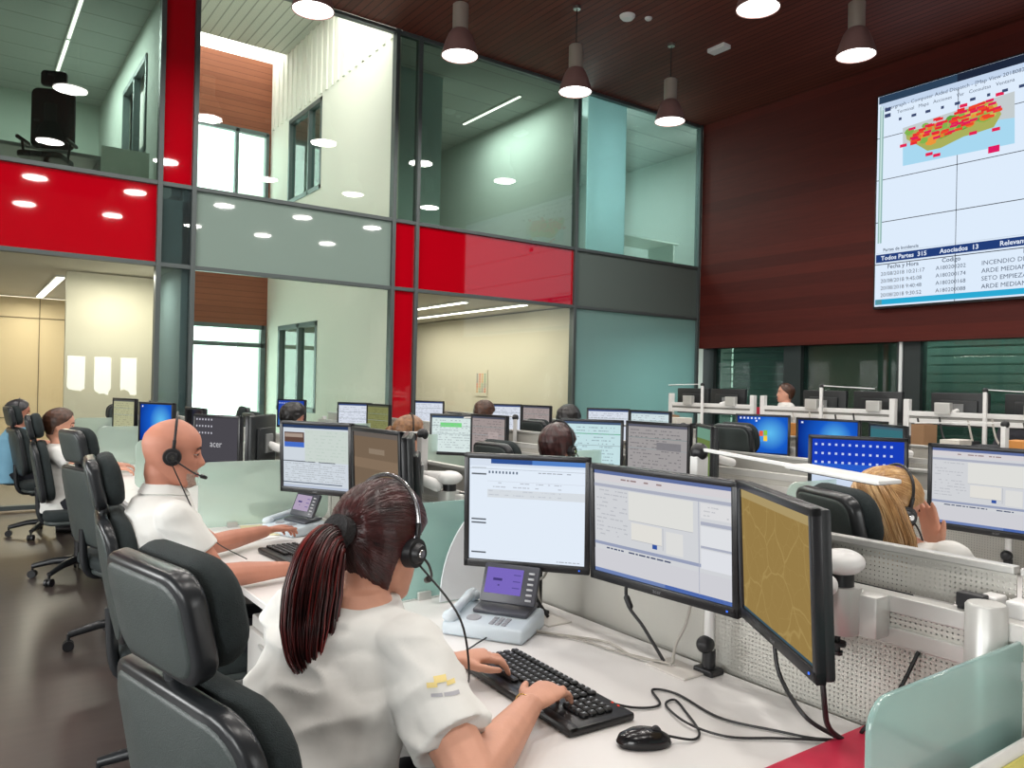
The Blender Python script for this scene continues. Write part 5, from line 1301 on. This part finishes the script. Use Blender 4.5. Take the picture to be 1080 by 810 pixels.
decal([ch for ch in wo.children if ch.name.startswith('shirt')][0], Vector((.64, .95, .95)) - wO, Vector((.12, .45, -.04)), .06, .04,
      [(.0, .55, .3, .75, mat('print_yellow', (230, 210, 140), .8)), (.22, .7, .62, .95, mat('print_yellow')), (.6, .55, .9, .72, mat('print_yellow')), (.1, .2, .42, .33, mat('print_grey', (168, 168, 174), .8)), (.47, .2, .95, .33, mat('print_grey'))], 'shirt_print', wo)
headset(wH, wO, 'headset with steel band worn by the red-haired woman', [(.80, 1.27, 1.0), (.86, 1.33, .85), (1.0, 1.60, .79), (1.15, 1.76, .75), (1.22, 1.80, .75)])
# --- bald man
mo, mH, mO = person('bald man with grey stubble and headset in white polo shirt at the second desk', (.67, 2.92), radians(-4),
    [(.67, 2.92, .48, .165, .125), (.66, 2.92, .6, .155, .12), (.64, 2.92, .72, .16, .12), (.61, 2.92, .84, .175, .125), (.592, 2.92, .94, .18, .115), (.59, 2.92, 1.0, .15, .095), (.595, 2.92, 1.04, .10, .075), (.60, 2.918, 1.07, .066, .062)],
    (.625, 2.905, 1.195), radians(-12), radians(5), ((.60, 2.735, .995), (.60, 3.10, .995)), ((.725, 2.69, .795), (.84, 3.20, .80)), ((.985, 2.72, .785), (1.12, 3.38, .80)),
    ((Vector((.97, .2, -.1)), Vector((0, 0, 1))), (Vector((.9, .35, .05)), Vector((-.2, .2, 1)))), SKM, SHIRT, None, 'none', .0045, arm=1.0, collar=True, beard=mat('stubble_grey', (176, 150, 136), .9, bump=.6, bscale=400, var=.25, vscale=160), headsc=1.0, sleeve=.60, wramp=.0045)
headset(mH, mO, 'black headset with slim boom worn by the bald man', [(.66, 2.80, 1.03), (.70, 2.82, .95), (.80, 2.95, .85), (.95, 3.1, .75)], silver=False)
# --- blonde woman behind the near panel
BLON = hairmat('hair_blonde', (150, 108, 66), (196, 156, 106), (1, 1, .2))
BLON2 = hairmat('hair_blonde_light', (186, 146, 96), (222, 188, 138), (1, 1, .2))
bo, bH, bO = person('blonde woman holding her face in her hand behind the near perforated screen', (2.22, 1.2), radians(5),
    [(2.20, 1.22, .48, .17, .13), (2.21, 1.22, .64, .155, .12), (2.23, 1.22, .80, .16, .12), (2.27, 1.225, .92, .165, .11), (2.285, 1.225, .985, .15, .095), (2.29, 1.225, 1.015, .10, .075), (2.295, 1.225, 1.035, .06, .058)],
    (2.30, 1.252, 1.105), radians(-22), radians(16), ((2.30, 1.065, .985), (2.27, 1.38, .985)), ((2.53, 1.03, .80), (2.55, 1.42, .79)), ((2.43, 1.17, .985), (2.75, 1.38, .79)),
    ((Vector((-.12, .12, 1)), Vector((1, -.35, .1))), (Vector((.95, -.1, -.1)), Vector((0, 0, 1)))), SKW, SHIRT, BLON, 'pulled', .006, arm=.95, pants=PANTS, curl=(6, 8, 8),
    hair2=BLON2, nst=260, hlow=-.09, pony=([(2.225, 1.255, 1.16), (2.20, 1.245, 1.165), (2.195, 1.215, 1.11), (2.205, 1.19, 1.03), (2.215, 1.175, .96), (2.23, 1.17, .90)], [.03, .05, .062, .066, .055, .025]))
headset(bH, bO, 'black headset worn by the blonde woman', silver=False)
# --- others, further away
def simple(label, x, y, zh, yaw, skinm, shirtm, hm, style='short', lean=.06, hp=.05, hs=True, pony=False, hsl='', dz=0.0, wrx=.36, collar=False, group=None):
    f = Vector((cos(yaw), sin(yaw), 0)); l = Vector((-sin(yaw), cos(yaw), 0)); c0 = Vector((x, y, 0)) - f*lean
    top = zh - (.115 if dz < .15 else .095); H_ = top - .50
    def pt(k, z, w, d): q = c0 + f*lean*k; return (q.x, q.y, z, w, d)
    T_ = [pt(.0, .48 + dz, .165, .12), pt(.1, .62 + dz*.6, .155, .115), pt(.3, .50 + (top - .5)*.5, .16, .115), pt(.6, top - .12, .165, .11), pt(.75, top - .065, .14, .09), pt(.85, top - .03, .09, .07), pt(.9, top, .058, .056)]
    shr = c0 + f*lean*.7 - l*.165; shl = c0 + f*lean*.7 + l*.165
    zs = top - .075; er = shr + f*.14 - l*.03; el_ = shl + f*.14 + l*.03
    wr_ = er + f*(wrx - .14) + l*.06; wl = el_ + f*(wrx - .14) - l*.06
    z3 = lambda v, z: (v.x, v.y, z)
    po = None
    if pony:
        b0 = Vector((x, y, 0)) - f*.10
        po = ([z3(b0 + f*.02, zh + .03), z3(b0 - f*.03, zh + .03), z3(b0 - f*.05, zh - .03), z3(b0 - f*.045, zh - .12), z3(b0 - f*.03, zh - .17)], [.018, .026, .03, .024, .006])
    o, H, O = person(label, (c0.x, c0.y), yaw, T_, (x, y, zh), yaw, hp, (z3(shr, zs), z3(shl, zs)), (z3(er, .82), z3(el_, .82)), (z3(wr_, .80), z3(wl, .80)),
        ((f - UPV*.1, UPV), (f - UPV*.1, UPV)), skinm, shirtm, hm, style, .009, finger=1.1, pony=po, wramp=.005, collar=False, seatz=.50 + dz)
    if hs: headset(H, O, hsl, silver=False)
    return o
HBR = hairmat('hair_brown', (46, 28, 20), (84, 54, 38)); HBK = hairmat('hair_black', (12, 11, 12), (30, 27, 27)); HLB = hairmat('hair_light_brown', (96, 62, 38), (150, 108, 72)); HDR = hairmat('hair_dark_auburn', (36, 20, 20), (70, 36, 34)); HGR = hairmat('hair_dark_grey', (36, 36, 40), (60, 60, 64))
simple('light-brown-haired woman in profile with headset beyond the perforated panel', 2.42, 4.52, 1.125, radians(-14), SKW, SHIRT, HLB, 'pulled', hsl='headset worn by the woman in profile', pony=True)
simple('dark-auburn-haired woman with headset seen from behind in the middle row', 2.50, 3.08, 1.145, radians(15), SKW, SHIRT, HDR, 'pulled', hsl='headset worn by the dark-auburn-haired woman', pony=False)
simple('person with curly black hair behind the bald man\'s monitor', 2.45, 6.75, 1.13, radians(10), SKM, SHIRT, HBK, 'full', hs=False)
simple('brown-haired woman seen from behind near the calendar on the office wall', 4.32, 6.50, 1.17, radians(20), SKW, SHIRT, HBR, 'full', hs=False)
simple('black-haired person with headset seated before the aqua glass', 4.32, 5.18, 1.165, radians(20), SKM, SHIRT, HBK, 'full', hsl='headset worn by the black-haired person before the aqua glass')
simple('brown-haired woman in white shirt seated at the back left', .625, 6.5, 1.10, radians(-12), SKW, SHIRT, HBR, 'pulled', lean=-.02, hs=False)
simple('grey-haired person in light blue shirt at the far left edge', .48, 8.5, 1.11, radians(-5), SKM, mat('light_blue_cotton', (120, 170, 196), .85), HGR, 'short', hsl='headset worn by the person in light blue')
simple('brown-haired man in white shirt facing left behind the far rail', 8.52, 5.97, 1.445, radians(140), SKW, SHIRT, HBR, 'short', lean=.05, hp=-.12, hs=False, dz=.2, wrx=.4)
tag(obj('folder', rbox((8.20, 6.10, 1.17), (.02, .26, .2), .004), mat('folder_red', (190, 34, 66))), 'red folder held up in front of the brown-haired man in the far row', 'folder')
simple('dark-haired person half hidden behind the rightmost dark monitors', 8.55, 3.30, 1.33, radians(170), SKM, mat('dark_cotton', (40, 40, 48), .85), HBK, 'short', hs=False, dz=.12)
# ------------------------------------------------------------------ video wall
WX = 11.2; WY0, WZ0, WZ1 = 6.34, 2.77, 5.93; TW, TH = 1.155, (WZ1 - WZ0)/5
vw = thing('video_wall', 'huge video wall of tiled screens with a map and incident list on the timber wall', 'video wall', (WX, WY0, WZ0))
obj('frame', box((.06, -2*TW, 2.5*TH), (.10, 4*TW + .05, 5*TH + .05)), BEZ, vw)
tilem = emit((222, 236, 252), 1.0)
for i in range(4):
    for j in range(5):
        obj('screen_tile', box((-.006, -(i + .5)*TW, (j + .5)*TH), (.012, TW - .014, TH - .014)), tilem, vw)
# picture content, in pixels of the photograph turned into wall coordinates
def wp(px, py):
    d = fw + RR*((px - 540)/F) - UU*((py - 405)/F); t = (WX - .02)/d.x
    return (d.y*t - WY0, CH + d.z*t - WZ0)
def wq(pts, x, m, B, mats):
    if m not in mats: mats.append(m)
    B.add(([(x, *p) for p in pts], [tuple(range(len(pts)))]), mats.index(m))
B = M(); ms = []
def WR(y0, z0, y1, z1, col, x=-.014): wq([(-y0, z0), (-y1, z0), (-y1, z1), (-y0, z1)], x, c(*col), B, ms)
H5 = 5*TH
WR(0.02, H5 - .12, 1.14, H5 - .01, (44, 66, 90)); WR(1.14, H5 - .12, 4*TW - .02, H5 - .01, (30, 40, 60)); WR(0.05, H5 - .22, 4*TW - .02, H5 - .12, (196, 214, 238))
WR(0.04, .95, .10, H5 - .16, (150, 186, 184)); WR(0.06, .95, .075, H5 - .16, (214, 236, 232), -.0145)
WR(0.02, .66, 4*TW - .02, .78, (34, 62, 122)); WR(0.02, .03, 4*TW - .02, .11, (44, 170, 212)); WR(.02, .80, 4*TW - .02, .803, (150, 160, 170))
WR(0.03, .035, .12, .105, (90, 150, 160), -.0145)
def W8(px, py): y, z = wp(px, py); return (y, z)
mapb = [W8(952, 135), W8(952, 175), W8(1070, 151), W8(1070, 96)]
wq(mapb, -.0142, c(196, 204, 206), B, ms)
sea = [W8(952, 152), W8(952, 175), W8(1070, 151), W8(1070, 124), W8(1040, 128), W8(1010, 138), W8(985, 146)]
wq(sea, -.0146, c(168, 216, 240), B, ms)
land = [W8(955, 141), W8(965, 137), W8(985, 132), W8(1000, 125), W8(1012, 117), W8(1030, 112), W8(1046, 106), W8(1052, 112), W8(1056, 120), W8(1048, 134), W8(1030, 140), W8(1016, 144), W8(1004, 150), W8(992, 156), W8(978, 159), W8(966, 152), W8(956, 147)]
wq(land, -.0150, c(170, 176, 92), B, ms)
rw = random.Random(5)
for k in range(44):
    t = rw.random(); px_ = 958 + t*92; py_ = 146 - t*32 + rw.uniform(-8, 12)
    y, z = W8(px_, py_); r = rw.uniform(.03, .09)
    wq([(y + r*cos(a)*rw.uniform(.7, 1.2), z + r*.7*sin(a)) for a in [2*pi*q/8 for q in range(8)]], -.0154 - k*1e-5, c(*rw.choice([(96, 160, 60), (226, 130, 50), (206, 190, 90), (130, 180, 80), (236, 150, 60)])), B, ms)
for k in range(66):
    t = rw.random(); px_ = 958 + t*92; py_ = 144 - t*34 + rw.uniform(-9, 16)*(1 - .3*t)
    y, z = W8(px_, py_)
    wq([(y, z), (y - .10, z + .004), (y - .10, z + .04), (y, z + .036)], -.0162 - k*1e-5, c(*rw.choice([(232, 44, 52), (226, 30, 90), (238, 72, 46)])), B, ms)
for px_, py_ in ((949, 156), (976, 165), (984, 166), (1022, 143), (1046, 139), (1050, 102), (1012, 114)):
    y, z = W8(px_, py_); wq([(y, z), (y - .10, z), (y - .10, z + .045), (y, z + .045)], -.017, c(228, 36, 84), B, ms)
y, z = W8(1042, 162); wq([(y, z), (y - .14, z), (y - .14, z + .09), (y, z + .09)], -.017, c(224, 30, 100), B, ms)
WR(1.62, .0, 1.62, .0, (0, 0, 0)) if False else None
obj('displayed_map', B, ms, vw)
def WT(s, y, z, size, col, bold=0.0):
    T = Matrix.Translation((-.0185, -y, z)) @ Matrix(((0, 0, -1, 0), (-1, 0, 0, 0), (0, 1, 0, 0), (0, 0, 0, 1)))
    return text_vf(s, size, T, 'LEFT', bold)
tw_ = M()
for a in (('Todos Partes  315', .10, .69, .09), ('Asociados  13', .95, .69, .09), ('Relevantes  28', 1.72, .69, .09)): tw_.add(WT(*a, None, .002))
tw_.add(WT('Partes', 2.7, .69, .09, None, .002))
obj('header_lettering', tw_, c(226, 236, 250), vw)
td = M()
for a in (('Fecha y Hora', .2, .56, .085), ('Codigo', .98, .56, .085), ('Descripcion', 2.0, .56, .085), ('Partes de Incidencia', .13, .82, .065)): td.add(WT(*a, None, .001))
for i, (d1, d2, d3) in enumerate([('20/08/2018 10:21:17', 'A180200202', 'INCENDIO DE PASTOS'), ('20/08/2018 9:45:08', 'A180200174', 'ARDE MEDIANA'), ('20/08/2018 9:40:48', 'A180200168', 'SETO EMPIEZA A ARDER'), ('20/08/2018 9:30:52', 'A180200088', 'ARDE MEDIANA')]):
    zz = .46 - i*.105
    td.add(WT(d1, .1, zz, .078, None)).add(WT(d2, .9, zz, .078, None)).add(WT(d3, 1.5, zz, .085, None))
td.add(WT('Intergraph - Computer Aided Dispatch - [Map View 20180820]', .12, H5 - .235, .075, None))
td.add(WT('Terminal   Mapa   Acciones   Ver   Consultas   Ventana', .3, H5 - .33, .07, None))
obj('dark_lettering', td, c(72, 84, 104), vw)
tm = M()
tm.v, tm.f, tm.m = [], [], []
for yy in (.12,):
    for q in range(2): tm.add(box((-.019, -.16, H5 - .29 - q*.09 + .06), (.001, .09, .055)))
for q in range(9): tm.add(box((-.019, -.35 - q*.2, H5 - .42), (.001, .07 if q % 3 else .04, .04)))
obj('toolbar_icons', tm, c(60, 74, 110), vw)

# ------------------------------------------------------------------ light
w = bpy.data.worlds.new('sky'); SC.world = w; w.use_nodes = True
bg = w.node_tree.nodes['Background']; bg.inputs[0].default_value = (1.0, 0.99, 0.95, 1); bg.inputs[1].default_value = 5.5
def area(name, loc, rot, sx, sy, e, col=(1, 1, 1)):
    l = bpy.data.lights.new(name, 'AREA'); l.shape = 'RECTANGLE'; l.size = sx; l.size_y = sy; l.energy = e; l.color = col
    o = bpy.data.objects.new(name, l); COL.objects.link(o); o.location = loc; o.rotation_euler = rot
for h in bwin: area('window_and_fill_light', ((h[0] + h[1])/2, YB - .15, (h[2] + h[3])/2), (radians(90), 0, 0), h[1] - h[0], h[3] - h[2], 12, (.95, .98, 1))
for h in lwin: area('window_and_fill_light', (XL - .15, (h[0] + h[1])/2, (h[2] + h[3])/2), (radians(90), 0, radians(-90)), h[1] - h[0], h[3] - h[2], 95, (.95, .98, 1))
def room_light(x, y, z, sx, sy, e, col=(1, .96, .9)): area('office_and_fill_light', (x, y, z), (0, 0, 0), sx, sy, e, col)
room_light(6.6, 12.8, ZB - .06, .09, 5.0, 48, (1, .95, .86)); room_light(7.5, 12.6, ZB - .06, .09, 4.6, 48, (1, .93, .8))
room_light(1.0, 13.6, ZB - .08, .09, 3.2, 58, (1, .93, .8))
room_light(1.24, 13.1, ZC - .06, .06, 3.0, 140, (.95, 1, .97)); room_light(7.6, 11.6, ZC - .06, .06, 1.8, 85, (.95, 1, .97))
room_light(10.2, 12.0, ZC - .1, .6, .6, 100, (.9, 1, 1)); area('office_and_fill_light', (9.1, 10.9, 5.1), (radians(-90), 0, 0), .8, 2.2, 55, (.92, 1, 1)); room_light(10.2, 12.0, ZB - .1, .6, .6, 140, (.9, 1, 1))  # the upright lamp is added behind the frosted column to brighten it
room_light(1.6, 10.6, ZB - .06, .5, .3, 22, (1, .95, .85)); room_light(-3, 11.7, ZB - .06, .09, 3, 60, (1, .93, .8))
area('window_and_fill_light', (11.9, 3, 2.4), (0, 0, 0), .3, 8, 75, (.85, 1, .97))  # fill lamp added inside the recess to brighten the dark glazing, no window here

SC.view_settings.view_transform = 'Standard'; SC.view_settings.look = 'None'
SC.view_settings.exposure = 0.0; SC.view_settings.gamma = 1.0; SC.view_settings.use_curve_mapping = False
SC.cycles.max_bounces = 7; SC.cycles.diffuse_bounces = 3; SC.cycles.glossy_bounces = 4; SC.cycles.transparent_max_bounces = 16; SC.cycles.transmission_bounces = 4
SC.cycles.use_denoising = True; SC.cycles.sample_clamp_indirect = 4.0; SC.cycles.caustics_reflective = False; SC.cycles.caustics_refractive = False
